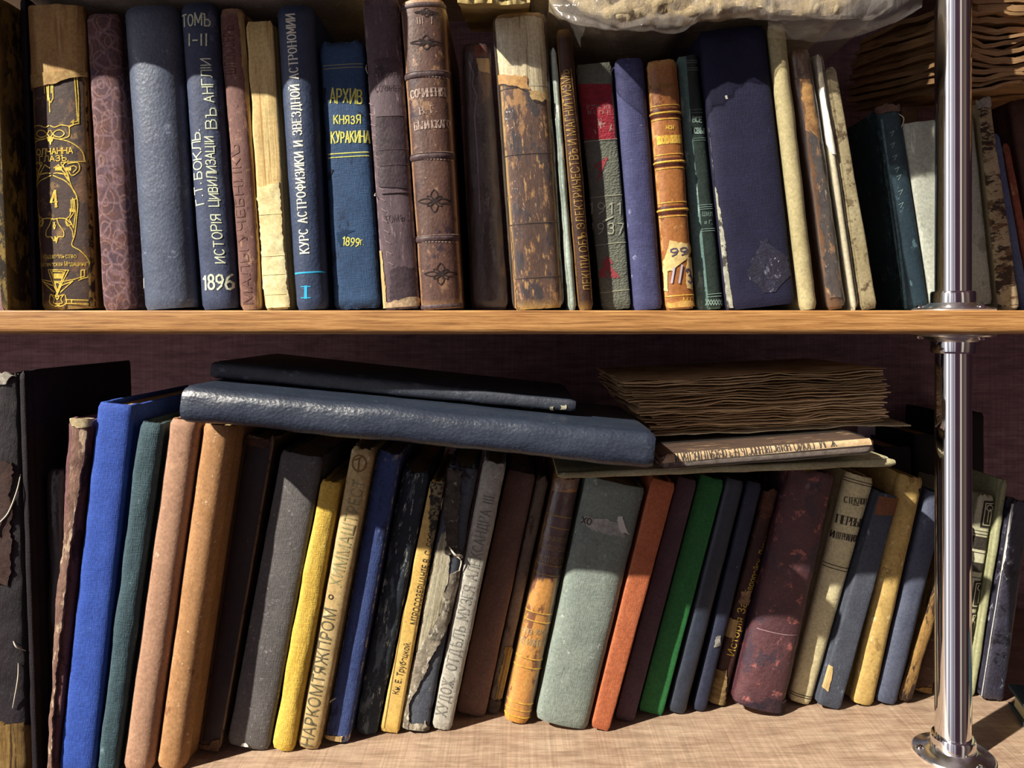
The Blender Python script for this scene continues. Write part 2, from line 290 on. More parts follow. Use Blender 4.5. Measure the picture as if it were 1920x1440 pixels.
# ---------------------------------------------------------------- books
class Book:
    def __init__(s, **k): s.__dict__.update(k)
    def setup(s, loc, rot):
        s.root = thing(s.name, s.label, s.cat, loc, rot, s.group)
        s.M = Matrix.LocRotScale(Vector(loc), __import__('mathutils').Euler(rot), None); s.Mi = s.M.inverted()
    def T(s, z): return s.t0+(s.t1-s.t0)*min(1.05, max(-.05, z/s.h))
    def J(s, z): return s.rnd*s.T(z)
    def dsp(s, x, z): return s.wr*fb(x*s.wf[0]+s.sd, z*s.wf[1], s.sd) if s.wr else 0
    def raw(s, fx, z):
        fx = max(-.9995, min(.9995, fx)); t = s.T(z); c = abs(fx)**(1/s.sq)
        y = s.J(z)*(1-math.sqrt(max(0, 1-c*c))**s.sq)
        return Vector((fx*t/2+s.bow*math.sin(PI*z/s.h), y, z))
    def pt(s, fx, z, off=0.0):
        e = .01; a = s.raw(fx-e, z); b = s.raw(fx+e, z); t = b-a
        n = Vector((t.y, -t.x, 0)).normalized()
        p = s.raw(fx, z); return p+n*(off+s.dsp(p.x, z))
    def px(s, x, y):
        """photo pixel -> local (x, z) on the spine plane"""
        p = s.Mi @ at(x, y, s.d+s.J(s.h/2)*.3); return Vector((p.x, p.z))
    def fx(s, x, z): return max(-.985, min(.985, (x-s.bow*math.sin(PI*z/s.h))/(s.T(z)/2)))
    # ---- meshes
    def shell(s, off=0.0, thick=.0024, z0=0.0, z1=None, fray=None, w=None, inner=True, wr=None):
        z1 = s.h if z1 is None else z1; w = s.w if w is None else w; fray = s.fray if fray is None else fray
        nsp = 22; nz_ = max(12, int((z1-z0)/.004)); U = []
        jy = s.J(s.h/2)
        for y in (w, w*.75, w*.5, w*.3, max(jy+.020, w*.15), jy+.013): U.append(('L', y, 0))
        if s.groove: U += [('L', jy+.009, .0011), ('L', jy+.005, .0012), ('L', jy+.0025, .0003)]
        else: U += [('L', jy+.006, 0)]
        for i in range(nsp+1):
            a = PI*i/nsp; c = math.cos(a); U.append(('S', -math.copysign(abs(c)**s.sq, c), 0))
        U += [('R', y, g) for (_, y, g) in reversed([u for u in U if u[0] == 'L'])]
        V = []; Wr = []; nu = len(U)
        for k in range(nz_+1):
            zz = z0+(z1-z0)*k/nz_
            e = min(zz-z0, z1-zz); cap = .0014*max(0, 1-e/.004)**2
            for i, (kd, q, g) in enumerate(U):
                z = zz
                if fray:
                    if k == nz_: z += fray*fb(i*.35, s.sd+3)-fray*.4
                    if k == 0: z += fray*.7*abs(fb(i*.35, s.sd+9))
                if kd == 'S':
                    p = s.pt(q, z, off-cap); wv = max(0, 1-abs(abs(q)-.97)/.10)
                else:
                    sg = -1 if kd == 'L' else 1; t = s.T(z)
                    x = sg*(t/2-g+off-cap*.6)+s.bow*math.sin(PI*z/s.h)
                    p = Vector((x+sg*.4*s.dsp(q, z), q, z)); wv = max(0, 1-abs(q-jy)/.012)*.8
                V.append(p); Wr.append(max(wv, max(0, 1-e/.007), .0))
        F_ = []
        for k in range(nz_):
            for i in range(nu-1): F_.append((k*nu+i, k*nu+i+1, (k+1)*nu+i+1, (k+1)*nu+i))
        if inner:
            n0 = len(V)
            for k in range(nz_+1):
                for i, (kd, q, g) in enumerate(U):
                    o = V[k*nu+i]
                    if kd == 'S':
                        f = 1-2*thick/s.T(o.z); p = Vector((o.x*f, o.y+thick*(1 if abs(q) < .9 else .6), o.z))
                    else: p = Vector((o.x-math.copysign(thick, -1 if kd == 'L' else 1), o.y, o.z))
                    V.append(p); Wr.append(0.0)
            for k in range(nz_):
                for i in range(nu-1): F_.append((n0+k*nu+i, n0+(k+1)*nu+i, n0+(k+1)*nu+i+1, n0+k*nu+i+1))
            for k in (0, nz_):
                for i in range(nu-1):
                    a, b = k*nu+i, k*nu+i+1; q = (a, n0+a, n0+b, b); F_.append(q if k == 0 else q[::-1])
            for i in (0, nu-1):
                for k in range(nz_):
                    a, b = k*nu+i, (k+1)*nu+i; q = (a, b, n0+b, n0+a); F_.append(q if i == 0 else q[::-1])
        me = mesh(V, F_, True, 50)
        at_ = me.attributes.new('wear', 'FLOAT', 'POINT'); at_.data.foreach_set('value', Wr)
        return me
    def block(s):
        V = []; F_ = []; th = .0026; n = 10; zs = [s.pz0, s.pz0+.02, s.h*.5, s.h-s.pz1-.02, s.h-s.pz1]
        jy = s.J(s.h/2)
        ring = []
        for i in range(n+1):
            a = PI*i/n; ring.append((-math.cos(a), 1-math.sin(a)))
        for z in zs:
            t = s.T(z)/2-th; b = s.bow*math.sin(PI*z/s.h)
            for (cx, cy) in ring: V.append((cx*t+b, jy*.8*cy+.0035, z))
            V.append((t+b, s.w-.004, z)); V.append((t*.5+b, s.w-.006, z)); V.append((-t*.5+b, s.w-.006, z)); V.append((-t+b, s.w-.004, z))
        m = n+5
        for k in range(len(zs)-1):
            for i in range(m):
                j = (i+1) % m; F_.append((k*m+i, k*m+j, (k+1)*m+j, (k+1)*m+i))
        F_.append(tuple(range(m-1, -1, -1))); F_.append(tuple((len(zs)-1)*m+i for i in range(m)))
        return mesh(V, F_, True, 40)
    def build(s):
        s.cover = link('cover', s.shell(), s.m, s.root)
        if s.pm is not None and s.T(s.h/2) > .006: s.block_ob = link('page_block', s.block(), s.pm, s.root)
        if s.extras: s.extras(s)
    def sheet(s, name, pts, m, label=None, parent=None, skirt=.0006):
        """grid pts[row][col] -> mesh with turned-in edges"""
        R = len(pts); C = len(pts[0]); V = [p for r in pts for p in r]; F_ = []
        for i in range(R-1):
            for j in range(C-1): F_.append((i*C+j, i*C+j+1, (i+1)*C+j+1, (i+1)*C+j))
        rim = [j for j in range(C)]+[i*C+C-1 for i in range(1, R)]+[(R-1)*C+j for j in range(C-2, -1, -1)]+[i*C for i in range(R-2, 0, -1)]
        if skirt:
            n0 = len(V)
            for q in rim: V.append(Vector(V[q])+Vector((0, skirt*1.5, 0)))
            for a in range(len(rim)):
                b = (a+1) % len(rim); F_.append((rim[a], n0+a, n0+b, rim[b]))
        me = fixn(mesh(V, F_, True, 60))
        return link(name, me, m, parent or s.cover, label)
    def patch(s, name, left, right, m, off=.0005, jag=.0012, label=None, local=False, cols=14, jf=75):
        """piece lying on the spine between two pixel outlines (each top -> bottom)"""
        if not local: left = [s.px(*p) for p in left]; right = [s.px(*p) for p in right]
        else: left = [Vector(p) for p in left]; right = [Vector(p) for p in right]
        def ev(P, t):
            n = len(P)-1; q = min(n-1e-6, max(0, t*n)); i = int(q); return P[i].lerp(P[i+1], q-i)
        L_ = max((left[0]-left[-1]).length, .002); R = max(4, int(L_/.0008)); rows = []
        sd = random.Random(name+str(left[0])).uniform(0, 50)
        for i in range(R+1):
            t = i/R; a = ev(left, t); b = ev(right, t); row = []
            for j in range(cols+1):
                q = a.lerp(b, j/cols); x, z = q.x, q.y
                if jag:
                    if j == 0 or j == cols: x += jag*(.75*fb(z*jf, sd+j, 0, 3)+.45*nz(z*jf*5, sd+j))
                    if i == 0 or i == R: z += jag*(1.2*fb(x*jf, sd+i, 0, 3)+.6*nz(x*jf*5, sd+i))
                z = max(z, .0016); row.append(s.pt(s.fx(x, z), z, off))
            rows.append(row)
        return s.sheet(name, rows, m, label, skirt=off)
    def band(s, name, py, hpx, m, off=.0004, fx0=-.985, fx1=.985, label=None, local=False, parent=None, cols=24, bulge=True):
        """strip across the spine at pixel row py of the spine's middle"""
        if local: z, hh = py, hpx
        else:
            lo_, hi_ = 0, s.h
            c = s.M @ Vector((0, 0, 0)); e = s.M @ Vector((0, 0, s.h))
            y0 = HY-(c.z-CAMZ)*F/s.d; y1 = HY-(e.z-CAMZ)*F/s.d
            z = s.h*(py-y0)/(y1-y0); hh = hpx*s.d/F
        rows = []
        for k in range(5):
            q = k/4; zz = z+hh*(q-.5); o = off*(math.sin(PI*(.15+.7*q)) if bulge else 1)
            row = []
            for j in range(cols+1):
                a = math.acos(-fx0)*(1-j/cols)+math.acos(-fx1)*(j/cols)
                row.append(s.pt(-math.cos(a), zz, o))
            rows.append(row)
        return s.sheet(name, rows, m, label, parent, skirt=off)
    def strokes(s, name, lines, width, m, off=.0003, px=True, thin=None, label=None, parent=None, dens=.0018):
        """ribbons following the spine; lines in pixels (px) or local metres; thin = width factor for strokes lying across"""
        V = []; F_ = []
        for ln in lines:
            P = [s.px(*p) if px else Vector(p) for p in ln]
            for a, b in zip(P, P[1:]):
                dv = b-a; L_ = dv.length
                if L_ < 1e-6: continue
                u = dv/L_; nrm = Vector((-u.y, u.x)); wd = width
                if thin is not None: wd = width*(thin(u))
                a2 = a-u*wd*.35; b2 = b+u*wd*.35; n = max(1, int(L_/dens)); k0 = len(V)
                for i in range(n+1):
                    c = a2.lerp(b2, i/n)
                    for sg in (-.5, .5):
                        q = c+nrm*wd*sg; V.append(s.pt(s.fx(q.x, q.y), q.y, off))
                for i in range(n): F_.append((k0+2*i, k0+2*i+2, k0+2*i+3, k0+2*i+1))
        if not V: return
        me = mesh(V, F_, False)
        return link(name, me, m, parent or s.cover, label)
    def write(s, text, p0, p1, hpx, m, sw=.13, serif=False, hand=False, name='title', gap=1.3, off=.0003, label=None, skew=0, parent=None):
        a = s.px(*p0); b = s.px(*p1); u = (b-a); L_ = u.length; u.normalize(); up = Vector((-u.y, u.x)); hh = hpx*s.d/F
        st, W = layout(text, gap, random.Random(text) if hand else None)
        sx = L_/W; sy = hh/6; st2 = []
        for ln in st:
            st2.append(ln)
            if serif:
                for q in (ln[0], ln[-1]):
                    for lv in (0, 6):
                        if abs(q[1]-lv) < .05 and len(ln) < 12: st2.append([(q[0]-.75, lv), (q[0]+.75, lv)])
        lines = [[tuple(a+u*(x+skew*y)*sx+up*(y-3)*sy) for (x, y) in ln] for ln in st2]
        th = None
        if serif: th = lambda q: .35+.75*abs(q.dot(up))
        return s.strokes(name, lines, hh*sw, m, off, False, th, label, parent, dens=.001)
    def print_(s, text, p0, p1, hpx, m, name='title', off=.0003, label=None, parent=None):
        c = bpy.data.curves.new('t', 'FONT'); c.body = text; o = bpy.data.objects.new('t', c)
        me = bpy.data.meshes.new_from_object(o); bpy.data.objects.remove(o); bpy.data.curves.remove(c)
        xs = [v.co.x for v in me.vertices]; x0, x1 = min(xs), max(xs)
        a = s.px(*p0); b = s.px(*p1); u = b-a; L_ = u.length; u.normalize(); up = Vector((-u.y, u.x)); sx = L_/(x1-x0); sy = hpx*s.d/F/.73
        for v in me.vertices:
            q = a+u*(v.co.x-x0)*sx+up*(v.co.y-.36)*sy; v.co = (q.x, q.y, 0)
        bm = bmesh.new(); bm.from_mesh(me); tw = s.T(s.h/2)
        for k in range(1, 14):
            bmesh.ops.bisect_plane(bm, geom=bm.verts[:]+bm.edges[:]+bm.faces[:], plane_co=(tw*(k/14-.5), 0, 0), plane_no=(1, 0, 0))
        for v in bm.verts: x, z = v.co.x, v.co.y; v.co = s.pt(s.fx(x, z), z, off)
        bm.to_mesh(me); bm.free()
        return link(name, me, m, parent or s.cover, label)
    def wrap(s, z0=.002, z1=None, off=.0011, m=None):
        k = (s.wr, s.wf); s.wr = .0007; s.wf = (70, 25)
        link('plastic_wrap', s.shell(off, inner=False, z0=z0, z1=z1 or s.h-.001, fray=.001), m or PLASTIC, s.root)
        s.wr, s.wf = k
    def thread(s, pts, r=.00035, name='loose_thread', out=.004):
        P = crom([s.pt(s.fx(q.x, q.y), q.y, .0006)+Vector((0, -out*abs(math.sin(i*1.7)), 0)) for i, q in enumerate([s.px(*p) for p in pts])])
        link(name, tube(P, r), THREAD, s.cover)
ROWS = {'U': [], 'L': [], 'V': []}
def B(row, name, label, d, top, bot, m, extras=None, cat='book', pm=PAGE, rnd=.28, sq=.85, w=.15, fray=0.0006, wr=.0003, wf=(60, 40), groove=True, bow=0.0, pz0=.003, pz1=.004, topz=None, pad=0.0):
    """top=(xl,xr,y) bot=(xl,xr) in photo pixels, d = distance of the spine from the lens plane"""
    s = Book(name=name, label=label, d=d, top=top, bot=bot, m=m, extras=extras, cat=cat, pm=pm, rnd=rnd, sq=sq, w=w, fray=fray, wr=wr, wf=wf, groove=groove, bow=bow, pz0=pz0, pz1=pz1, pad=pad,
             group={'U': 'books standing on the upper shelf', 'L': 'books standing on the lower shelf', 'V': 'books standing on the upper shelf'}[row], sd=len(ROWS['U'])*3.1+len(ROWS['L'])*5.7)
    s.xb = [(v-CX)/F*d for v in bot]; s.xt = [(v-CX)/F*d for v in top[:2]]; s.zt = CAMZ+(HY-top[2])/F*d
    if topz: s.zt = topz
    ROWS[row].append(s); return s
def settle(row, z0):
    R = ROWS[row]; g = .0004
    for _ in range(3):
        for a, b in zip(R, R[1:]):
            g = .0008+.6*(a.wr+b.wr)+a.pad+b.pad
            m = a.xb[1]-b.xb[0]+g
            if m > 0: a.xb[1] -= m/2; b.xb[0] += m/2
            zt = min(a.zt, b.zt); qa = (zt-z0)/(a.zt-z0); qb = (zt-z0)/(b.zt-z0)
            xa = a.xb[1]+(a.xt[1]-a.xb[1])*qa; xb = b.xb[0]+(b.xt[0]-b.xb[0])*qb; m = xa-xb+g
            if m > 0: a.xt[1] -= m/2/qa; b.xt[0] += m/2/qb
    for s in R:
        cb = sum(s.xb)/2; ct = sum(s.xt)/2; H_ = s.zt-z0; th = math.atan2(ct-cb, H_); c = math.cos(th)
        s.t0 = max(.004, (s.xb[1]-s.xb[0])*c); s.t1 = max(.004, (s.xt[1]-s.xt[0])*c)
        lift = s.t0/2*abs(math.sin(th))+.0002
        s.h = (H_-lift)/c
        s.setup((cb+lift*math.tan(th), s.d, z0+lift), (0, th, 0)); s.build()
def lying(name, label, d, a, b, ta, tb, m, extras=None, cat='book', pm=PAGE, group='books lying flat on top of the lower row', **k):
    """book on its side, spine to the viewer: a, b = end centres in pixels, ta/tb = thickness in pixels at those ends"""
    A = at(*a, d); Bq = at(*b, d); v = Bq-A; th = math.atan2(v.x, v.z)
    p = dict(rnd=.4, sq=.8, w=.16, fray=.0005, wr=.0004, wf=(50, 30), groove=True, bow=0.0, pz0=.003, pz1=.004); p.update(k)
    s = Book(name=name, label=label, d=d, m=m, extras=extras, cat=cat, pm=pm, group=group, sd=len(name)*1.3+a[0]*.01, t0=ta*d/F, t1=tb*d/F, h=v.length, **p)
    s.setup(tuple(A), (0, th, 0)); s.build(); return s
# ---------------------------------------------------------------- bookcase
ZU = 0.3405; XP = 0.3386; YP = 0.572
def bookcase():
    r = thing('bookcase', 'wooden bookcase with oak edged shelves and a chrome pole', 'bookcase', (0, .70, 0))
    def ch(name, me, m, p=r, label=None):
        o = link(name, me, m, p, label)
        if p is r: o.location = (0, -.70, 0)
        return o
    def board(z0, z1, label):
        b = ch('shelf_board', box(-.75, .85, .5412, .865, z0, z1, .0008), LAM, r, label)
        # rounded oak edge strip
        V = []; F_ = []; n = 10; N = 2; h = z1-z0; rr = .0042
        prof = [(.5412, z1)]
        for i in range(n+1):
            a = PI/2*i/n; prof.append((.5388+.0012*(1-math.sin(a)), z1-.0012+.0012*math.cos(a)))
        for i in range(n+1):
            a = PI/2*i/n; prof.append((.5388+rr*(1-math.cos(a)), z0+rr*(1-math.sin(a))))
        prof.append((.5412, z0))
        for x in (-.75, .85):
            for y, z in prof: V.append((x, y, z))
        k = len(prof)
        for i in range(k): j = (i+1) % k; F_.append((i, j, k+j, k+i))
        F_.append(tuple(range(k))); F_.append(tuple(range(2*k-1, k-1, -1)))
        e = link('edge_strip', fixn(mesh(V, F_, True, 50)), OAK, b)
        return b
    board(ZU-.0172, ZU, 'middle shelf board with oak edge')
    board(-.0175, 0, 'lower shelf board of pale laminate')
    board(.681, .698, None)
    ch('back_panel', box(-.75, .85, .865, .872, -.03, .72, 0), BACKM, r)
    def pole(z0, z1):
        P = ch('pole', lathe([(.0125, z0), (.0125, z1)]), CHROME); P.location = (XP, YP-.70, 0)
        for s, z in ((1, z0), (-1, z1)):
            c = link('collar', lathe([(.0127, z+s*.002), (.0152, z+s*.002), (.0155, z+s*.0035), (.0155, z+s*.0135), (.0148, z+s*.0150), (.0127, z+s*.0152)]), CHROME, P)
            f = link('flange', lathe([(.0127, z+s*.0001), (.0282, z+s*.0001), (.0284, z+s*.0012), (.0276, z+s*.0022), (.0215, z+s*.0034), (.0180, z+s*.0050), (.0165, z+s*.0062), (.0127, z+s*.0064)]), CHROME2, P)
            for a in (-1.25, .85, 2.95):
                q = link('screw', lathe([(.0001, .0012), (.0022, .0009), (.0031, -.0002), (.0033, -.0016)] if s > 0 else [(.0001, -.0012), (.0022, -.0009), (.0031, .0002), (.0033, .0016)], 20), CHROME, P)
                q.location = (.0235*math.cos(a), .0235*math.sin(a), z+s*.0034)
    pole(ZU, .681); pole(0, ZU-.0172)
bookcase()
# ---------------------------------------------------------------- upper shelf
m = mat('olive_gilt', '#4a3814', '#8f7426', 60, (1,1,.3), sp=('#241808', .5, 130, (1,1,.4)), ed=('#8a7236', .7), kind='worn', rough=.7)
B('U', 'book', 'olive gold worn spine, leftmost book on the upper shelf', .543, (-34, 13, -12), (2, 37), m, rnd=.12, sq=.6, wr=.0006)
m = mat('blue_black', '#1d1826', '#2a2134', 60, kind='cloth', rough=.7)
B('U', 'book', 'narrow black cloth book between the olive gold spine and the brown gilt book', .568, (14, 47, -6), (39, 66), m, rnd=.2)
def ex(b):
    tc = mat('exposed_lining', '#b98c4e', '#c9a566', 60, (3,1,.3), sp=[('#a07844', .3, 120, (2.5,1,.15))], kind='paper')
    b.patch('torn_lining', [(48, 12), (48, 60), (50, 110), (52, 165)], [(152, 10), (156, 60), (160, 100), (165, 137)], tc, .0006, .0008, 'bare tan lining where the spine is torn away')
    b.patch('torn_edge', [(52, 142), (53, 168)], [(167, 132), (167, 142)], mat('torn_paper', '#c9a762', '#a07a3c', 200, kind='paper'), .0011, .0018)
    b.patch('chipped_joint', [(158, 140), (163, 260), (167, 400), (168, 500), (166, 575)], [(170, 140), (172, 260), (174, 400), (176, 500), (178, 575)], mat('chipped_leather', '#7a5a24', '#a9883e', 120, (1,1,.5), sp=('#2a1a0c', .5, 220, (1,1,.5)), kind='worn'), .0004, .0018)
    S = []
    def C(*p): S.append([tuple(v)[:2] for v in crom([(x, y, 0) for x, y in p], 7)])
    def Lp(*p): S.append(list(p))
    def sym(fn, *p):
        fn(*p)
        # axis of the spine in the photo runs from (97, 250) to (112, 570)
        fn(*[(2*(97+(y-250)*.047)-x, y) for x, y in p])
    sym(Lp, (141,138),(144,180),(147,228),(138,231)); sym(Lp, (145,138),(148,180),(149,232),(134,237))
    sym(Lp, (136,231),(141,226),(139,236),(132,240)); sym(C, (133,238),(118,236),(106,240),(98,237)); sym(C, (133,240),(133,255),(126,260),(112,262),(98,258))
    sym(C, (98,246),(106,256),(117,258),(124,252),(119,246),(110,246),(103,252),(96,262))
    sym(C, (112,262),(130,266),(145,274),(155,285),(158,300),(157,303),(128,305),(118,306))
    sym(Lp, (98,262),(104,258),(101,266)); sym(Lp, (96,262),(98,272),(100,262))
    sym(C, (126,306),(122,312),(130,326),(135,345),(142,362)); sym(C, (130,308),(148,306),(150,320),(138,330),(131,318),(140,312),(146,316),(140,324))
    sym(Lp, (104,316),(113,310),(121,322),(127,328),(112,325),(104,326)); sym(Lp, (118,308),(127,322),(132,340),(124,328),(108,325))
    sym(C, (103,330),(112,334),(128,342),(142,360),(146,372),(136,376)); sym(C, (142,360),(148,380),(146,410),(143,440),(138,460),(152,470),(164,484),(168,500),(166,518),(158,522),(150,526))
    sym(C, (136,376),(137,390),(134,405),(127,414),(138,432),(140,445)); sym(Lp, (139,372),(141,400),(133,412),(141,428),(144,400),(142,376))
    sym(C, (104,412),(114,410),(126,411),(133,417),(137,420),(130,424),(126,416)); sym(C, (110,412),(114,422),(122,434),(122,444),(113,445),(108,452),(106,448))
    sym(Lp, (104,418),(107,424),(106,430)); Lp((106,444),(109,456),(112,444),(109,448),(106,444))
    Lp((93,506),(132,507),(122,526),(112,550),(100,526),(93,506)); Lp((101,509),(122,510),(119,528),(104,528),(101,509)); Lp((98,508),(111,545),(126,508))
    sym(Lp, (110,530),(118,532),(112,548)); sym(Lp, (122,528),(142,524),(160,518),(160,506),(154,507),(154,522)); sym(Lp, (118,536),(140,527),(128,538),(117,548))
    Lp((98,552),(110,556),(122,553)); sym(C, (124,552),(118,560),(120,568),(110,570)); sym(C, (126,554),(128,568),(118,574),(110,572)); Lp((110,550),(107,557),(111,562),(114,557),(110,550))
    Lp((126,562),(168,563)); Lp((126,569),(166,570)); Lp((138,562),(138,569))
    sym(Lp, (94,138),(95,190)); sym(Lp, (99,138),(100,176)); Lp((96,186),(97,212)); Lp((102,140),(103,186),(99,194),(95,188))
    b.strokes('gilt_ornament', S, .00075, GOLD, .0003)
    for (x, y, r) in ((112, 518, 6), (113, 317, 5), (131, 318, 4), (139, 395, 4)):
        b.strokes('gilt_ornament', [[(x-r*.8, y), (x+r*.8, y)]], r*1.6*.0004, GOLD, .00028)
    b.write('ОЛЧАННА', (70, 286), (139, 283), 11, GOLD, .17); b.write('ГЛАЗЪ.', (76, 299), (131, 297), 10, GOLD, .17)
    b.write('4', (98, 374), (111, 373), 30, GOLD, .14, serif=True)
    b.print_('Издательство', (82, 481), (146, 480), 9, GOLD); b.print_('„Практическая Медицина“', (64, 496), (166, 494), 9, GOLD)
m = mat('dark_brown_gilt_cloth', '#4e3a34', '#3c2a26', 40, sp=[('#8a6a40', .22, 60, (1,1,.7)), ('#6e4c30', .3, 40, (1,1,.6))], ed=('#b08c4a', .7), kind='worn', rough=.6, bs=.3)
B('U', 'book', 'brown book with gold curling ornament, numeral 4 and torn tan spine top', .560, (46, 153, 8), (73, 174), m, ex, rnd=.16, sq=.7)
def mk():
    k = NT('brocade_cloth'); co = k.co((1,1,1))
    v = k.n('TexVoronoi', feature='F1'); v.inputs['Scale'].default_value = 62; v.inputs['Randomness'].default_value = .75; k.l(k.co((1.2,1,.9)), v.inputs['Vector'])
    r = k.mth('FRACT', k.mth('ADD', k.mth('MULTIPLY', v.outputs['Distance'], 3.2), k.mth('MULTIPLY', k.noi(co, 90, 4), .9)))
    ln = k.ramp(r, [(.0, 0.0), (.12, 1.0), (.24, 0.0)])
    v2 = k.n('TexVoronoi', feature='DISTANCE_TO_EDGE'); v2.inputs['Scale'].default_value = 80; k.l(k.co(), v2.inputs['Vector'])
    l2 = k.ramp(v2.outputs['Distance'], [(.03, 1.0), (.09, 0.0)])
    base = k.ramp(k.noi(co, 70, 5), [(.35, lin('#54444f')), (.65, lin('#6a4c48'))])
    col = k.mix(k.mth('MULTIPLY', ln, .75), base, lin('#98766c')); col = k.mix(k.mth('MULTIPLY', l2, .5), col, lin('#8e727a'))
    col = k.mix(1.0, col, k.ramp(k.noi(k.co((1,1,.6)), 700, 3, .7), [(.3, .6), (.7, 1.25)]), 'MULTIPLY')
    k.l(col, k.b.inputs['Base Color']); k.b.inputs['Roughness'].default_value = .8; k.b.inputs['Specular IOR Level'].default_value = .15
    return k.m
B('U', 'book', 'purple brown patterned brocade book beside the gold ornamented 4', .562, (155, 219, 24), (190, 250), mk(), rnd=.22, sq=.75)
m = mat('slate_leather', '#4c566e', '#566178', 40, sp=('#7c88a0', .18, 120, (1,1,1)), kind='leather', rough=.42, spec=.5, bs=.55)
B('U', 'book', 'thick plain slate blue leather book left of the hand painted history title', .553, (221, 329, 8), (262, 360), m, lambda b: b.strokes('scratch', [[(269,522),(268,540)]], .0008, PALEINK), rnd=.3, sq=.9)
def ex(b):
    b.write('ТОМЪ', (342, 40), (394, 39), 22, CHALK, .12, hand=True); b.write('І-ІІ', (356, 77), (390, 77), 22, CHALK, .13, hand=True)
    b.write('ИСТОРІЯ', (414, 494), (406, 404), 18, CHALK, .12, hand=True, skew=.08)
    b.write('ЦИВИЛИЗАЦІИ', (404, 388), (393, 258), 17, CHALK, .12, hand=True, skew=.08)
    b.write('ВЪ', (398, 242), (396, 204), 18, CHALK, .12, hand=True); b.write('АНГЛІИ', (393, 193), (387, 112), 18, CHALK, .12, hand=True)
    b.write('Г.Т.', (377, 384), (371, 345), 17, CHALK, .13, hand=True); b.write('БОКЛЬ.', (373, 336), (368, 245), 17, CHALK, .13, hand=True)
    b.write('1896', (383, 530), (436, 528), 27, CHALK, .14, hand=True)
m = mat('navy_paper_cloth', '#38425f', '#444e6c', 60, sp=('#5c6888', .2, 70, (1,1,.5)), kind='leather', rough=.6, bs=.5)
B('U', 'book', 'navy book hand lettered in white with a history title and 1896', .556, (330, 404, 4), (374, 446), m, ex, rnd=.3)
def ex(b):
    b.patch('worn_joint', [(446,20),(458,150),(474,350),(482,480),(484,575)], [(455,22),(468,150),(482,350),(488,480),(489,575)], PAGE, .0004, .0009)
    b.print_('ШЛОССЕРЪ', (433, 140), (428, 50), 22, mat('blind_stamp_brown', '#5e3c38', '#6c4842', 200), 'blind_stamped_title')
    b.print_('МАЛЫ УЧЕБНИКЪ', (466, 570), (440, 270), 18, mat('blind_stamp_mauve', '#8a655c', '#664440', 200), 'blind_stamped_title')
m = mat('mauve_brown', '#76514c', '#866058', 60, (1,1,.5), sp=[('#a88068', .25, 160, (1,1,.5)), ('#4c2c2c', .2, 80, (1,1,.7))], ed=('#b89070', .6), kind='worn', rough=.7, bs=.35)
B('U', 'book', 'narrow mauve brown book with faint stamped lettering beside the 1896 history', .560, (404, 456, 14), (446, 489), m, ex, rnd=.3, wr=.0007)
def ex(b):
    pp = mat('paper_repair', '#f2e6ae', '#e2cd8c', 40, kind='paper')
    b.patch('paper_repair_strip', [(483, 352), (490, 450), (495, 520), (499, 578)], [(524, 345), (531, 450), (536, 520), (541, 578)], pp, .0009, .0016, 'paler pasted paper on the lower half')
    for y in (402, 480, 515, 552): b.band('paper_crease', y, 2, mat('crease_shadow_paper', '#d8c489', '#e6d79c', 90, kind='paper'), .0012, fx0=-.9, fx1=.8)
m = mat('cream_wrapper', '#e4cc8a', '#d2b270', 60, (6,1,.1), sp=('#b48a4c', .3, 130, (4,1,.1)), kind='paper', rough=.85)
B('U', 'book', 'cream paper covered book patched with paler paper, left of the astronomy course', .561, (457, 510, 38), (496, 542), m, ex, rnd=.1, sq=.6, wr=.0009)
def ex(b):
    b.write('КУРС АСТРОФИЗИКИ И ЗВЕЗДНОЙ АСТРОНОМИИ', (573, 475), (546, 30), 16.5, PALEINK, .15, serif=True, gap=1.9)
    CY = plain('cyan_print', '#2aa4d4', .6)
    b.band('cyan_rule', 511, 3.2, CY, .0003, -.9, .93); b.write('І', (571.5, 548), (578.5, 548), 21, CY, .24, serif=True)
m = mat('navy_boards', '#2a3a5a', '#314263', 80, kind='leather', rough=.5, spec=.45, bs=.5)
B('U', 'book', 'navy book with white serif astrophysics title and cyan rule', .553, (513, 584, 8), (552, 612), m, ex, rnd=.34, sq=.95)
def ex(b):
    b.write('АРХИВ', (620, 181), (679, 181), 26, YELLOWINK, .11, hand=True, gap=1.8); b.write('КНЯЗЯ', (627, 226), (676, 225), 15, YELLOWINK, .15, hand=True, gap=2)
    b.write('КУРАКИНА', (622, 258), (692, 257), 21, YELLOWINK, .12, hand=True, gap=1.5); b.write('1899', (644, 452), (675, 455), 16, YELLOWINK, .13, hand=True); b.write('Г.', (677, 455), (682, 455), 9, YELLOWINK, .16)
    for y, h in ((121, 1.6), (127, 1.6)): b.band('yellow_rule', y, h, plain('dull_yellow_rule', '#8a8870', .8), .0003, -.85, .9)
    for y, h in ((287, 2.2), (294, 2.0)): b.band('yellow_rule', y, h, YELLOWINK, .0003, -.85, .92)
    tr = plain('torn_cloth_dark', '#1c2030', .9)
    b.patch('tear', [(604, 168), (602, 180), (605, 196)], [(610, 168), (609, 182), (611, 192)], tr, .0003, .001); b.patch('tear', [(622, 318), (617, 326), (615, 338)], [(627, 320), (622, 328), (618, 338)], tr, .0003, .001)
    b.patch('tear', [(670, 208), (676, 216)], [(678, 212), (682, 220)], tr, .0003, .001); b.patch('tear', [(634, 436), (632, 446), (640, 466)], [(668, 432), (650, 440), (646, 462)], plain('scuffed_blue', '#1c3350', .9), .0002, .002)
m = mat('royal_blue_cloth', '#26456c', '#2c4d76', 50, sp=('#1b2c48', .2, 60, (1,1,.6)), ed=('#12182a', .5), kind='cloth', rough=.7, bs=.6)
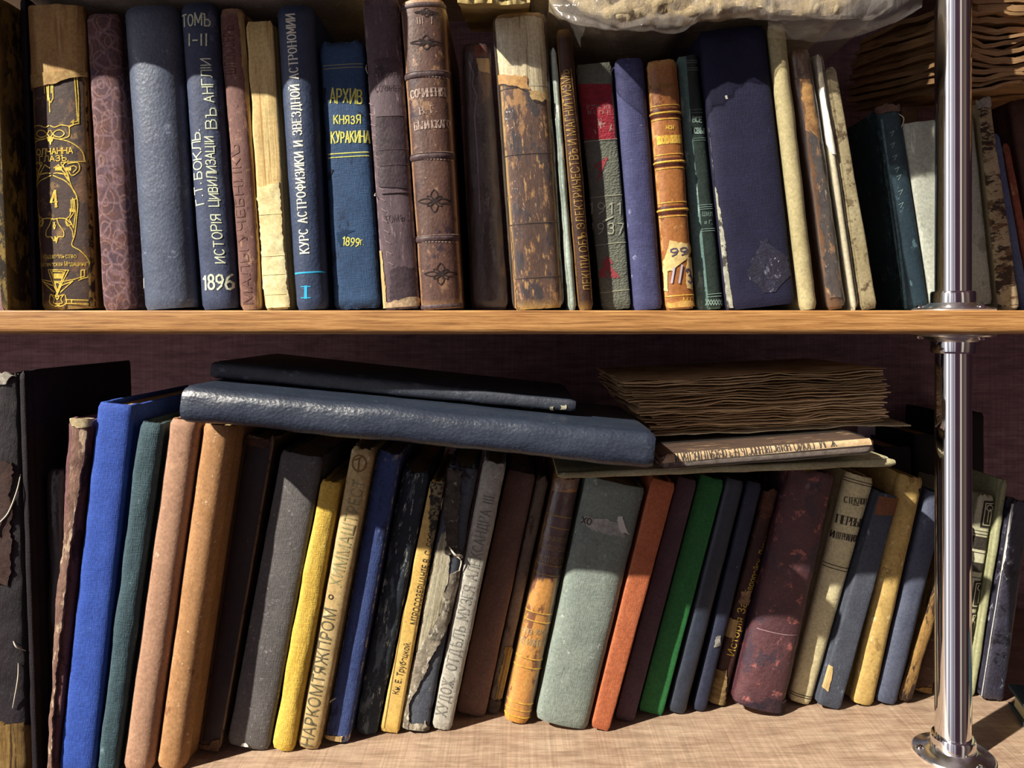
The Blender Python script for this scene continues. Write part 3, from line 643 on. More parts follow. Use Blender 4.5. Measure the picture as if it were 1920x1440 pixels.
B('U', 'book', 'blue cloth book hand lettered in yellow with archive title and 1899', .562, (596, 681, 75), (625, 713), m, ex, rnd=.14, sq=.65, fray=.002)
def ex(b):
    st = mat('dark_label', '#382a32', '#44363e', 150, kind='leather', rough=.5)
    b.patch('spine_label', [(705, 220), (706, 285), (711, 350)], [(756, 218), (758, 285), (764, 355)], st, .0006, .0004)
    b.patch('spine_label', [(732, 505), (736, 565)], [(778, 500), (783, 560)], st, .0005, .003)
    BS = mat('blind_stamp_purple', '#6c585e', '#3c2c34', 260)
    b.print_('ШИЛЛЕРЪ', (702, 118), (744, 112), 12, BS, 'blind_stamped_title'); b.print_('СОБРАН', (702, 142), (744, 138), 12, BS, 'blind_stamped_title'); b.print_('СОЧИНЕН', (704, 168), (750, 164), 12, BS, 'blind_stamped_title')
    b.print_('ТОМЪ II', (722, 412), (766, 406), 14, BS, 'blind_stamped_title'); b.print_('ПЕРЕВ', (716, 306), (760, 300), 12, BS, 'blind_stamped_title')
    for y in (218, 281, 310, 362): b.band('tooled_line', y, 1.3, BS, .0009, -.6, .9)
    b.strokes('stitching', [[(691+i*2.55, 192+i*20), (699+i*2.55, 197+i*20)] for i in range(16)], .0005, plain('stitch', '#8c7678', .9), .0006)
    b.patch('exposed_board', [(708, 470), (714, 540), (716, 582)], [(716, 470), (724, 540), (726, 582)], PAGE, .0006, .0015); b.patch('torn_tail', [(720, 566), (722, 582)], [(786, 560), (786, 582)], mat('torn_tail_linen', '#8a7a58', '#c8a888', 300, kind='worn'), .0009, .002)
    b.thread([(676, 120), (682, 130), (690, 138)]); b.thread([(692, 362), (700, 368), (706, 366)])
m = mat('aubergine_leather', '#4c3a44', '#5c4850', 60, (1.5,1,.4), sp=[('#877074', .22, 200, (2,1,.25)), ('#2a1c26', .25, 60, (1,1,.6))], ed=('#8a7478', .4), kind='worn', rough=.55, spec=.4, bs=.35)
B('U', 'book', 'dark purple leather book with stitched joint, left of the gilt lettered collected works', .557, (677, 745, -8), (718, 787), m, ex, rnd=.22)
def ex(b):
    SV = plain('dull_silver_tooling', '#b8a8a0', .45, .2, '#7a5c4c', 500); DK = mat('raised_band_leather', '#5e4c4c', '#463238', 200, kind='leather', rough=.5)
    for y in (138, 292, 446): b.band('raised_band', y, 11, DK, .0012); b.strokes('bead_row', [[(754+(y-130)*.1+i*6.2, y+8), (757+(y-130)*.1+i*6.2, y+8)] for i in range(14)], .0006, SV, .0004)
    for y in (133, 286, 441): b.band('tooled_line', y, 1.4, SV, .0012)
    b.band('raised_band', 8, 8, DK, .0008); b.band('tail_band', 574, 7, DK, .0006)
    b.write('СОЧИНЕНІЯ', (771, 178), (834, 173), 15, SV, .15, serif=True); b.write('В. Г.', (788, 210), (818, 205), 13, SV, .17, serif=True); b.write('БѢЛИНСКАГО', (778, 238), (843, 232), 14, SV, .15, serif=True)
    b.write('ІІІ', (783, 42), (794, 41), 12, SV, .14); b.write('І', (809, 41), (811, 41), 12, SV, .14)
    BK = mat('blackened_tooling', '#2c1e1e', '#241616', 200)
    def ros(cx, cy, rx, ry):
        S = []
        for q in range(8):
            a = q*PI/4; dx, dy = math.cos(a), math.sin(a); e = 1.0 if q % 2 == 0 else .62
            S.append([tuple(v)[:2] for v in crom([(cx, cy, 0), (cx+(dx*.5-dy*.22)*rx*e, cy+(dy*.5+dx*.22)*ry*e, 0), (cx+dx*rx*e, cy+dy*ry*e, 0), (cx+(dx*.5+dy*.22)*rx*e, cy+(dy*.5-dx*.22)*ry*e, 0), (cx, cy, 0)], 5)])
        return S
    b.strokes('tooled_rosette', ros(815, 378, 30, 21), .0008, BK, .0003); b.strokes('tooled_rosette', ros(827, 514, 30, 20), .0008, BK, .0003); b.strokes('tooled_rosette', ros(800, 82, 30, 13), .0008, BK, .0003)
    b.strokes('tooled_rosette', ros(800, 26, 22, 8), .0007, BK, .0003)
m = mat('worn_brown_calf', '#4e332c', '#624236', 50, (1.5,1,.5), sp=[('#8e6a4c', .22, 90, (1.2,1,.7)), ('#33202a', .26, 60, (1,1,.8)), ('#b08c60', .12, 260, (1.3,1,.5))], ed=('#a8805a', .7), kind='leather', rough=.5, spec=.45, bs=.5)
B('U', 'book', 'brown calf book with silvery collected works title and dark rosettes', .553, (748, 833, -4), (788, 866), m, ex, rnd=.3, sq=.85)
def ex(b):
    b.wrap(); b.patch('headband', [(890, 88), (888, 108)], [(916, 86), (916, 108)], mat('striped_red_headband', '#5a2824', '#8a4a3a', 300, (3,1,.2)), .0005, .0006)
    b.patch('paper_slip', [(893, 112), (898, 134)], [(917, 110), (918, 136)], PAGE, .0005, .001); b.strokes('curled_foil_seam', [[(880, 118), (888, 140), (886, 160), (894, 180), (890, 220), (896, 300), (900, 400)]], .001, plain('grey_foil', '#6a5a64', .35, .3))
m = mat('black_brown_worn', '#2c1e24', '#3a2830', 60, sp=('#6a4a32', .18, 60, (1,1,.3)), kind='worn', rough=.6)
B('U', 'book', 'dark book in crinkled clear plastic right of the rosette spine', .578, (866, 919, 80), (885, 956), m, ex, rnd=.25, pad=.0026)
def ex(b):
    pl = mat('bare_paper_spine', '#e2d8b4', '#c8bc94', 60, (6,1,.15), sp=('#7e6c48', .25, 160, (5,1,.1)), kind='paper')
    b.patch('bare_paper_spine', [(928, 35), (932, 85), (938, 142)], [(1018, 35), (1022, 100), (1026, 190)], pl, .0005, .0016, 'bare cream paper where the leather is missing', cols=16)
    b.patch('torn_leather_lip', [(938, 138), (938, 152)], [(990, 150), (992, 176)], mat('raw_leather_edge', '#d8a85c', '#b88440', 160, kind='worn'), .0014, .0024); b.patch('torn_leather_lip', [(992, 176), (996, 186)], [(1024, 176), (1028, 190)], mat('raw_leather_fold', '#d8b878', '#c09a58', 160, kind='worn'), .0016, .0024)
    b.patch('lighter_joint', [(924, 150), (934, 300), (950, 450), (962, 578)], [(934, 150), (944, 300), (960, 450), (970, 578)], mat('rubbed_joint', '#c09048', '#8a5428', 120, (1,1,.5), kind='worn'), .0006, .0014)
    for y in (163, 288, 418, 520): b.band('blind_line', y, 1.6, mat('blind_line_brown', '#3a261c', '#553824', 200), .0006)
    b.wrap(off=.0022)
m = mat('flayed_leather', '#4a2c22', '#64402c', 40, (1.6,1,.5), sp=[('#a87a42', .30, 80, (1.5,1,.55)), ('#2c2028', .36, 50, (1.3,1,.6)), ('#b88c50', .26, 190, (1.6,1,.4)), ('#3a2622', .2, 180, (1.5,1,.4))], ed=('#c09850', .7), kind='worn', rough=.6, bs=.6)
B('U', 'book', 'thick flayed brown leather book with bare cream spine top under clear plastic', .556, (924, 1023, 22), (963, 1058), m, ex, rnd=.24, sq=.75, pad=.0026)
m = mat('pale_green_card', '#b4c4b8', '#94a49a', 60, (1,1,.4), sp=('#e0e6da', .3, 160, (1,1,.3)), kind='paper', rough=.8)
B('U', 'pamphlet', 'very thin pale green spine right of the flayed leather book', .562, (1029, 1045, 88), (1063, 1083), m, rnd=.5, sq=1, pm=None, cat='pamphlet', wr=.0005)
def ex(b):
    b.print_('ЛЕКЦІИ ОБЪ ЭЛЕКТРИЧЕСТВѢ И МАГНИТИЗМѢ', (1102, 545), (1058, 132), 17, DULLGOLD)
    b.strokes('gilt_border', [[(1070, 130), (1092, 330), (1109, 560)]], .0006, DULLGOLD)
m = mat('dark_gilt_brown', '#38221a', '#4a2e20', 80, (1,1,.4), ed=('#8a6630', .7), kind='leather', rough=.5)
B('U', 'book', 'thin dark brown book with vertical gold lecture title', .559, (1040, 1072, 52), (1084, 1114), m, ex, rnd=.4, sq=1)
def ex(b):
    rd = mat('red_panel_leatherette', '#8c1a2a', '#9a2234', 120, kind='pebble', bs=.35); lg = plain('grey_blocking', '#8e8478', .7); RM = plain('red_motif', '#9c3440', .8, 0, '#7a4448', 400)
    b.patch('red_panel', [(1080, 158), (1092, 262)], [(1146, 158), (1154, 262)], rd, .0003, 0, 'red title panel')
    b.print_('ИСПАНИЯ', (1100, 201), (1143, 201), 8, lg); b.print_('В ОГНЕ', (1102, 211), (1144, 211), 7, lg)
    b.strokes('floral_stamp', [[(1125+9*math.cos(a), 232+9*math.sin(a)), (1125, 236)] for a in [i*.7 for i in range(9)]]+[[(1142, 236), (1148, 244)], [(1146, 234), (1143, 246)], [(1114, 244), (1117, 250), (1112, 258)]], .0008, lg)
    for y in (263, 368, 457, 546): b.band('tooled_line', y, 2.0, plain('groove_light', '#8c8c7a', .8), .0004)
    EM = plain('embossed_numerals', '#9c9e8c', .6)
    b.write('1911', (1106, 391), (1163, 391), 21, EM, .1, gap=2.6, off=.0006); b.write('1937', (1108, 429), (1168, 429), 20, EM, .1, gap=2.6, off=.0006); b.strokes('embossed_slash', [[(1130, 416), (1148, 407)]], .0012, EM, .0006)
    b.strokes('red_motif', [[(1114, 312), (1138, 296), (1120, 338), (1128, 318), (1114, 312)], [(1118, 310), (1132, 304), (1124, 320)]], .0012, RM)
    b.strokes('red_motif', [[(1139+dx, 505+dy), (1139+dx+e, 512+dy)] for dx, dy in ((0,-22),(4,-18),(-4,-16),(0,-12),(-8,-2),(-10,4),(-6,8),(8,0),(12,4),(16,8),(10,8),(-2,-6),(4,-6)) for e in (-5, 4)], .0016, RM)
m = mat('grey_green_leatherette', '#5e6256', '#686c5e', 60, kind='pebble', rough=.6, spec=.4, bs=.4)
B('U', 'book', 'grey green pebbled book with red panel and embossed 1911 1937', .5735, (1079, 1147, 117), (1129, 1186), m, ex, rnd=.1, sq=.6)
m = mat('violet_blue_cloth', '#3c3e68', '#464974', 60, sp=('#7a7ca0', .14, 130, (1,1,1)), kind='cloth', rough=.75, bs=.6)
B('U', 'book', 'plain violet blue cloth book left of the orange brown gilt spine', .562, (1153, 1212, 107), (1190, 1245), m, rnd=.32)
def ex(b):
    dkb = mat('dark_band', '#4a2018', '#5c2a1c', 200, kind='leather', rough=.5); GT = plain('bright_gilt', '#e6c25c', .4, .3, '#c09038', 600)
    for y0 in (203, 295, 385):
        b.band('dark_band', y0+8, 15, dkb, .0007)
        for dy, h in ((-6, 2), (8, 5), (20, 2)): b.band('gilt_rule', y0+dy, h, GT, .0013 if dy == 8 else .0004)
    b.band('gilt_rule', 554, 2.2, GT, .0004)
    b.write('МОИ', (1248, 240), (1262, 240), 7, GT, .2); b.write('ВОСПОМИНАНІЯ', (1233, 264), (1276, 261), 14, GT, .18); b.print_('ФОНЪ-ВИЗИНЪ', (1218, 164), (1264, 161), 8, DULLGOLD)
    pp = mat('torn_call_label', '#dcc582', '#c9ad68', 120, kind='paper')
    b.patch('paper_label', [(1258, 452), (1250, 470), (1247, 492), (1250, 505)], [(1293, 456), (1296, 470), (1284, 486), (1262, 503)], pp, .0006, .0022, 'torn paper shelf label')
    b.patch('paper_label', [(1288, 482), (1286, 510), (1288, 540)], [(1299, 484), (1300, 510), (1298, 542)], pp, .0006, .0016); b.patch('paper_label', [(1246, 498), (1248, 545)], [(1252, 498), (1253, 548)], pp, .0006, .001)
    IK = plain('violet_ink', '#4c4460', .7)
    b.write('99', (1257, 474), (1287, 471), 14, IK, .16, off=.0009); b.strokes('ink_mark', [[(1263, 502), (1259, 530)], [(1277, 498), (1272, 530)]], .0014, plain('silvery_ink', '#a8a0b0', .5), .0009); b.write('3', (1287, 519), (1295, 517), 26, IK, .12, off=.0009)
    b.write('М.Г.', (1280, 563), (1302, 563), 11, GT, .15); b.patch('torn_tail', [(1252, 569), (1253, 583)], [(1300, 566), (1312, 583)], mat('raw_hide_tail', '#d8aa50', '#b88434', 160, kind='worn'), .0008, .0026)
m = mat('tan_gilt_calf', '#94581f', '#a86a30', 50, (1.4,1,.5), sp=[('#d0a45c', .14, 120, (1,1,.6)), ('#6a3414', .25, 50, (1,1,.7))], ed=('#c89a58', .5), kind='leather', rough=.42, spec=.5, bs=.35)
B('U', 'book', 'orange brown calf book with gold rules and torn shelf label', .556, (1212, 1271, 110), (1252, 1306), m, ex, rnd=.3)
def ex(b):
    b.patch('dark_spine', [(1286, 106), (1296, 240), (1316, 440), (1329, 578)], [(1304, 102), (1322, 240), (1345, 440), (1358, 578)], mat('dark_green_spine', '#26332f', '#2c3b37', 80, kind='leather', rough=.55), .0005, 0, 'dark green spine leather', cols=14)
    SG = plain('pale_green_tooling', '#8ca49c', .6, 0, '#6a827a', 500)
    for y in (114, 118, 128, 132, 206, 212, 260, 264, 385, 389, 393, 430, 434, 552, 557): b.band('tooled_line', y, 1.4, SG, .0009, -.15, .97)
    b.write('ВСЕ', (1298, 225), (1314, 225), 10, SG, .2, off=.0008); b.write('СВѢТ', (1301, 246), (1320, 246), 10, SG, .2, off=.0008); b.print_('ШИЛ.', (1316, 402), (1336, 402), 8, SG, off=.0008); b.print_('и Г.', (1320, 417), (1334, 417), 8, SG, off=.0008)
    b.strokes('tooled_zigzag', [[(1322+i*5, 562 if i % 2 else 572) for i in range(8)], [(1322+i*5, 572 if i % 2 else 562) for i in range(8)]], .0006, SG, .0008)
m = mat('sea_green_cloth', '#587c78', '#6c8e88', 50, (1,1,.3), sp=('#9ab4ac', .25, 140, (1,1,.3)), kind='cloth', rough=.8)
B('U', 'book', 'green book with dark green spine beside the orange brown calf book', .566, (1270, 1307, 103), (1308, 1358), m, ex, rnd=.2)
def ex(b):
    b.patch('marbled_board_edge', [(1326, 240), (1334, 330), (1350, 440), (1366, 582)], [(1331, 240), (1340, 330), (1358, 440), (1374, 582)], mat('marbled_edge', '#8a8a7c', '#b4b4a0', 120, sp=('#3a3834', .4, 120, (1,1,.6)), kind='worn'), .0004, .001)
    b.patch('peeling_scuff', [(1424, 458), (1404, 490), (1402, 520), (1430, 552)], [(1440, 456), (1476, 480), (1484, 515), (1452, 550)], mat('peeling_navy', '#1e1c32', '#262440', 120, sp=[('#7c7e94', .2, 260, (1,1,.6)), ('#4a4c66', .22, 140, (1,1,.6))], kind='worn', rough=.6, spec=.35, bs=.8), .0003, .004)
    b.strokes('white_fleck', [[(1360, 182), (1361, 186)], [(1452, 486), (1457, 490)]], .0016, PALEINK)
m = mat('midnight_cloth', '#191935', '#1e1e3c', 50, sp=('#3a3c5e', .1, 140, (1,1,.3)), kind='cloth', rough=.8, bs=.5)
B('U', 'book', 'very thick plain midnight blue book left of the khaki spine', .556, (1312, 1440, 50), (1366, 1496), m, ex, rnd=.12, sq=.6)
m = mat('khaki_paper', '#b2a578', '#a19468', 50, (1,1,.5), sp=('#857a50', .2, 100, (1,1,.5)), kind='paper', rough=.85)
B('U', 'book', 'narrow rounded khaki paper spine beside the thick midnight blue book', .553, (1439, 1475, 42), (1506, 1537), m, rnd=.48, sq=1, wr=.0005)
def ex(b):
    b.patch('charred_leather', [(1512, 240), (1524, 300), (1540, 400), (1552, 560)], [(1532, 260), (1548, 340), (1572, 440), (1590, 560)], mat('charred_leather', '#2e2630', '#54463e', 120, (1,1,.6), sp=[('#b07c3c', .3, 110, (1,1,.5)), ('#c0b4a0', .16, 260, (1,1,.5))], kind='worn', rough=.4, spec=.6, bs=1.4), .0009, .003)
    b.patch('bare_tan_lining', [(1500, 150), (1506, 200), (1514, 250)], [(1518, 150), (1528, 210), (1540, 270)], mat('tan_lining', '#c89848', '#8c5a24', 150, kind='worn'), .0008, .0026)
    b.wrap(off=.0018)
m = mat('amber_tape', '#5a3818', '#7a5226', 60, (1,1,.5), kind='leather', rough=.35, spec=.6)
B('U', 'book', 'ragged amber brown book with charred leather under glossy tape', .562, (1481, 1524, 91), (1552, 1592), m, ex, rnd=.3, wr=.0008, pad=.0026)
m = mat('white_sheet', '#bdb494', '#cfc8aa', 60, (1,1,.4), kind='paper')
B('U', 'pamphlet', 'thin off white paper in a clear sleeve, left of the marbled cream spine', .564, (1526, 1541, 100), (1593, 1612), m, lambda b: (b.patch('white_paper_tongue', [(1533, 170), (1545, 240), (1560, 290)], [(1543, 165), (1556, 240), (1566, 290)], plain('white_paper', '#e6e6de', .7), .0009, .0004), b.wrap(off=.0016)), rnd=.5, sq=1, pm=None, cat='pamphlet', pad=.0026)
m = mat('marbled_cream', '#a89c78', '#988a64', 50, sp=[('#5a4a34', .26, 60, (1,1,1)), ('#6e6044', .3, 170, (1,1,1))], ed=('#5c4a30', .5), kind='paper', rough=.85)
B('U', 'book', 'mottled cream book at the right edge of the dark gap', .567, (1543, 1568, 125), (1613, 1648), m, rnd=.15, sq=.7)
def ex(b):
    b.strokes('rubbed_joint_line', [[(1653, 225), (1668, 330), (1685, 450), (1700, 578)], [(1646, 225), (1662, 330), (1680, 450), (1696, 578)]], .0014, mat('teal_rub', '#5a7a80', '#3c5a62', 200), .0004)
    b.strokes('rubbed_stamp', [[(x, y), (x+8, y-4), (x+3, y+6)] for x, y in ((1667,250),(1668,272),(1672,295),(1676,318),(1680,332),(1683,360),(1684,384))], .0006, plain('faint_stamp', '#64787c', .7), .0003)
    b.patch('frayed_cap', [(1640, 200), (1650, 214)], [(1690, 198), (1686, 210)], mat('frayed_brown', '#4a3430', '#6a4e3c', 200, kind='worn'), .0012, .003)
    b.thread([(1684, 214), (1692, 224), (1688, 240)])
m = mat('dark_teal_cloth', '#1e303c', '#243a46', 60, sp=('#4c6a74', .2, 110, (1,1,.5)), ed=('#5c7c84', .3), kind='cloth', rough=.65)
B('U', 'book', 'dark teal book with frayed cap standing just left of the chrome pole', .606, (1646, 1690, 200), (1700, 1745), m, ex, rnd=.2, fray=.003)
m = mat('brown_card', '#6e4e38', '#7c5c44', 50, kind='paper')
B('V', 'book', 'small brown book set back behind the dark teal book and grey boards', .70, (1692, 1724, 198), (1712, 1746), m, rnd=.2, w=.12)
m = mat('grey_boards', '#a4a89c', '#b2b6aa', 40, (1,1,.6), sp=[('#868a80', .22, 70, (1,1,.5)), ('#c4c8bc', .2, 120, (1.4,1,.3))], kind='paper', rough=.7, bs=.9)
B('U', 'book', 'thick book with plain wide grey spine standing behind the chrome pole', .607, (1692, 1831, 222), (1749, 1871), m, rnd=.06, sq=.5, w=.085)
def ex(b):
    b.patch('beige_spine', [(1835, 190), (1846, 330), (1858, 450), (1872, 578)], [(1856, 188), (1876, 330), (1892, 450), (1917, 578)], mat('mouldy_spine', '#b8a684', '#a08c68', 50, (1,1,.7), sp=[('#3c2c22', .42, 70, (.6,1,1.6)), ('#6a4c34', .3, 110, (.7,1,1.4))], kind='worn', rough=.85), .0006, .0006, 'beige spine stained with dark mould', cols=14)
    b.patch('torn_cap', [(1833, 188), (1834, 204)], [(1856, 186), (1857, 198)], mat('grey_fray', '#b0aca2', '#8a867c', 200, kind='worn'), .0014, .003)
m = mat('beige_boards', '#9a8c70', '#8a7a5c', 40, (1,1,.6), kind='paper', rough=.7)
B('U', 'book', 'narrow beige spine stained with dark mould, just right of the chrome pole', .600, (1834, 1857, 188), (1874, 1917), m, ex, rnd=.3, w=.09)
m = mat('pale_blue_spine', '#4c5c88', '#5a6a94', 60, kind='cloth')
B('U', 'book', 'slim blue book set back right of the mouldy beige spine', .645, (1860, 1877, 250), (1916, 1936), m, rnd=.3, w=.12)
m = mat('rust_spine', '#7c3c2a', '#94543c', 80, sp=('#b88a6a', .25, 150, (1,1,.5)), kind='worn')
B('U', 'book', 'slim rust red book set back right of the slim blue one', .645, (1879, 1893, 268), (1938, 1956), m, rnd=.3, w=.12)
m = mat('umber_cloth', '#4a3028', '#583a30', 60, kind='cloth')
B('U', 'book', 'dark brown book at the right edge of the upper shelf, under the old papers', .65, (1895, 1945, 184), (1960, 2015), m, rnd=.2, w=.12)
settle('U', ZU); settle('V', ZU)
# ---------------------------------------------------------------- lower shelf
def dl(yb): return CAMZ*F/(yb-HY)
K = dict(row='L')
def LB(name, label, yb, top, bot, m, extras=None, **k): return B('L', name, label, dl(yb), top, bot, m, extras, **k)
BLK = mat('ragged_black', '#1c141c', '#2a1e28', 60, (1,1,.4), sp=('#4e4248', .16, 150, (1,1,.4)), kind='worn', rough=.55, spec=.4, bs=1.0)
def ex(b):
    b.patch('bare_hide_tail', [(-40, 1352), (-40, 1400), (-40, 1470)], [(45, 1352), (56, 1400), (62, 1470)], mat('bare_hide', '#b08a44', '#7c5a24', 60, (4,1,.3), sp=('#4a3218', .3, 120, (4,1,.2)), kind='worn', rough=.8, bs=1.4), .0012, .004, 'yellowed bare hide at the foot')
    b.patch('torn_cap', [(-30, 700), (-30, 724)], [(24, 703), (14, 722)], mat('pale_torn_cap', '#c8c0b0', '#8e8880', 200, kind='worn'), .001, .003)
    b.patch('leather_flap', [(-30, 860), (-30, 1090)], [(24, 870), (22, 1096)], mat('torn_brown_flap', '#3a2624', '#4c342c', 90, kind='worn'), .0012, .003)
    b.thread([(36, 890), (34, 920), (20, 960), (2, 984), (4, 1004)], .0006, out=.002); b.thread([(28, 1200), (36, 1210), (46, 1222)], .0005, out=.002); b.thread([(36, 1242), (38, 1270), (28, 1324)], .0005, out=.002)
LB('book', 'ragged black leather book at the far left with yellowed torn foot', 1466, (-45, 34, 700), (-25, 55), BLK, ex, rnd=.2, fray=.004, wr=.001, pad=.0015)
LB('book', 'thin black book beside the ragged black one with the torn foot', 1462, (38, 60, 695), (60, 84), mat('thin_black', '#1a1219', '#241a22', 50, rough=.7), rnd=.2)
LB('book', 'black book wrapped in dull crumpled plastic beside the thin maroon spine', 1440, (72, 118, 880), (92, 112), mat('plastic_black', '#1c141a', '#2a2026', 80, kind='worn', rough=.4), lambda b: b.wrap(off=.0008), rnd=.25, wr=.0008, pad=.0055)
def ex(b):
    b.patch('split_spine_edge', [(140, 795), (134, 900), (125, 1000), (108, 1150), (97, 1280), (90, 1460)], [(165, 790), (152, 900), (138, 1000), (122, 1150), (108, 1280), (100, 1460)], mat('split_edge', '#a07a68', '#7c5a50', 80, (1,1,.4), sp=('#d0b496', .3, 140, (1,1,.4)), kind='worn', bs=1.2), .0022, .001)
    b.patch('torn_cap', [(138, 784), (142, 800)], [(168, 784), (164, 798)], mat('cream_cap', '#d8c8a0', '#b09868', 200, kind='worn'), .0028, .002)
m = mat('maroon_worn', '#6a4448', '#7e5456', 70, (1,1,.3), sp=('#432a30', .3, 80, (1,1,.4)), kind='worn', rough=.7, bs=.8)
LB('book', 'thin maroon book with split cream edged spine left of the bright blue book', 1458, (122, 170, 788), (78, 102), m, ex, rnd=.35, wr=.0011, fray=.002)
m = mat('bright_blue_cloth', '#2c4fae', '#3358b8', 60, sp=('#5a7ac8', .1, 160, (1,1,1)), kind='cloth', rough=.75, bs=.6)
LB('book', 'bright royal blue cloth book on the lower shelf', 1456, (181, 248, 757), (103, 172), m, rnd=.16, sq=.7)
m = mat('teal_grey_cloth', '#364e58', '#405a64', 50, (1.4,1,.4), sp=('#6c8a96', .18, 80, (1.5,1,.4)), kind='cloth', rough=.75, bs=1.0)
LB('book', 'rumpled teal grey cloth spine right of the bright blue book', 1456, (258, 304, 793), (176, 218), m, rnd=.3, wr=.0013, wf=(45, 22))
m = mat('rosy_tan_cloth', '#ac8268', '#b98e70', 40, sp=[('#d8b496', .12, 190, (1,1,1)), ('#8a5e48', .2, 60, (1,1,.6))], kind='leather', rough=.75, bs=.3)
LB('book', 'rosy tan book, left of the two tan ones under the long dark blue volume', 1452, (314, 372, 788), (219, 281), m, rnd=.34)
m = mat('tan_cloth', '#aa7a4a', '#b78757', 40, sp=[('#e0c4a0', .14, 200, (1,1,1)), ('#8a5a36', .18, 60, (1,1,.6))], kind='leather', rough=.75, bs=.3)
LB('book', 'tan book, right of the two tan ones, beside the black spine', 1449, (375, 446, 797), (284, 356), m, rnd=.42)
m = mat('black_leather', '#261a1c', '#33252a', 60, (1,1,.5), sp=[('#5a4438', .14, 140, (1,1,.5))], ed=('#9a7c58', .7), kind='worn', rough=.5, spec=.4, bs=.4)
LB('book', 'black leather book with frayed brown cap and foot between tan and grey books', 1413, (450, 514, 818), (358, 411), m, lambda b: (b.patch('frayed_foot', [(356, 1396), (356, 1422)], [(412, 1390), (410, 1420)], mat('frayed_linen', '#8a6c48', '#5c4430', 200, kind='worn'), .001, .004), b.patch('frayed_cap', [(448, 820), (448, 836)], [(504, 822), (502, 840)], mat('frayed_cap_brown', '#6c4c38', '#4a3228', 200, kind='worn'), .001, .002)), rnd=.14, sq=.65, fray=.003)
m = mat('grey_cloth', '#5c5858', '#686464', 40, sp=('#8c8484', .2, 260, (1,1,1)), kind='cloth', rough=.8, bs=.7)
LB('book', 'thick plain dark grey cloth book left of the yellow one', 1412, (524, 606, 852), (420, 501), m, lambda b: b.patch('white_chip', [(455, 1391), (453, 1396)], [(462, 1390), (468, 1396)], plain('white_chip', '#d8d8d4'), .0004, .001), rnd=.16, sq=.7)
m = mat('yellow_cloth', '#d4ac2c', '#e0bc44', 50, (1.4,1,.3), sp=[('#b0861c', .25, 70, (1.5,1,.3)), ('#e8d890', .1, 200, (1,1,1))], kind='cloth', rough=.8, bs=.9)
LB('book', 'bright yellow wrinkled cloth book', 1414, (600, 643, 903), (504, 551), m, rnd=.3, wr=.0013, wf=(55, 20), fray=.002)
def ex(b):
    b.print_('НАРКОМТЯЖПРОМ', (575, 1396), (620, 1140), 23, mat('green_black_blocking', '#4c4c38', '#7c7054', 260)); b.print_('ХИММАШТРЕСТ', (628, 1098), (674, 900), 23, mat('green_blocking', '#8a8a5c', '#aa9a68', 260))
    b.strokes('round_dot', [[(621+4*math.cos(q*.5), 1118+4*math.sin(q*.5)) for q in range(14)]], .0008, BLACKINK)
    b.strokes('emblem', [[(674+13*math.cos(q*.42), 868+15*math.sin(q*.42)) for q in range(16)], [(666, 862), (680, 856)], [(674, 860), (672, 884)]], .0012, plain('emblem_brown', '#7c6038', .8))
m = mat('cream_board', '#cfb67e', '#bc9e64', 40, (1,1,.5), sp=[('#e4d4a4', .2, 120, (1,1,.5)), ('#8e7448', .16, 90, (1,1,.6))], ed=('#8a7040', .4), kind='paper', rough=.85)
LB('book', 'cream book with large dark blocked Cyrillic capitals, right of the yellow one', 1410, (656, 704, 840), (552, 597), m, ex, rnd=.25, fray=.002)
def ex(b):
    b.patch('frayed_foot', [(606, 1380), (606, 1394)], [(642, 1380), (640, 1396)], PAGE, .0006, .002); b.thread([(614, 1318), (622, 1312), (632, 1306)], .0005)
m = mat('deep_blue_cloth', '#33457c', '#3d5088', 50, sp=[('#6878a8', .14, 120, (1.4,1,.4)), ('#202a50', .25, 50, (1.2,1,.4))], ed=('#b8ac98', .35), kind='cloth', rough=.8, bs=.8)
LB('book', 'deep blue cloth book between the cream lettered one and the speckled black blue one', 1398, (706, 754, 848), (606, 656), m, ex, rnd=.2, fray=.002)
m = mat('black_blue_speckled', '#28323e', '#313c4a', 40, sp=[('#c8ccc0', .27, 150, (1.6,1,.35)), ('#5c6a74', .3, 60, (1.4,1,.4))], kind='worn', rough=.75, bs=.7)
LB('book', 'black blue book heavily speckled with pale wear', 1383, (752, 812, 882), (659, 706), m, rnd=.24, wr=.0008, fray=.003)
def ex(b):
    b.print_('Кн. Е. Трубецкой.', (741, 1300), (764, 1203), 12, BLACKINK); b.print_('МІРОСОЗЕРЦАНІЕ В. С. СОЛО', (775, 1170), (812, 990), 13, BLACKINK)
    b.strokes('gilt_border', [[(720, 1366), (760, 1130), (798, 930)], [(746, 1366), (786, 1130), (828, 925)]], .0006, plain('brown_rule', '#8a6a34', .7), .0003)
    b.patch('mouldy_stain', [(806, 905), (804, 960), (806, 1020)], [(836, 900), (834, 960), (822, 1030)], mat('mouldy_paper', '#a09068', '#6e6448', 140, sp=('#2c2828', .5, 260, (1,1,1)), kind='worn'), .0005, .004)
m = mat('golden_paper', '#d8b050', '#e4c068', 40, (1,1,.3), sp=('#a8843a', .2, 90, (1,1,.3)), kind='paper', rough=.55, spec=.4)
LB('book', 'golden yellow paper book with black vertical title and mouldy top', 1379, (802, 838, 902), (709, 748), m, ex, rnd=.12, sq=.6, fray=.002)
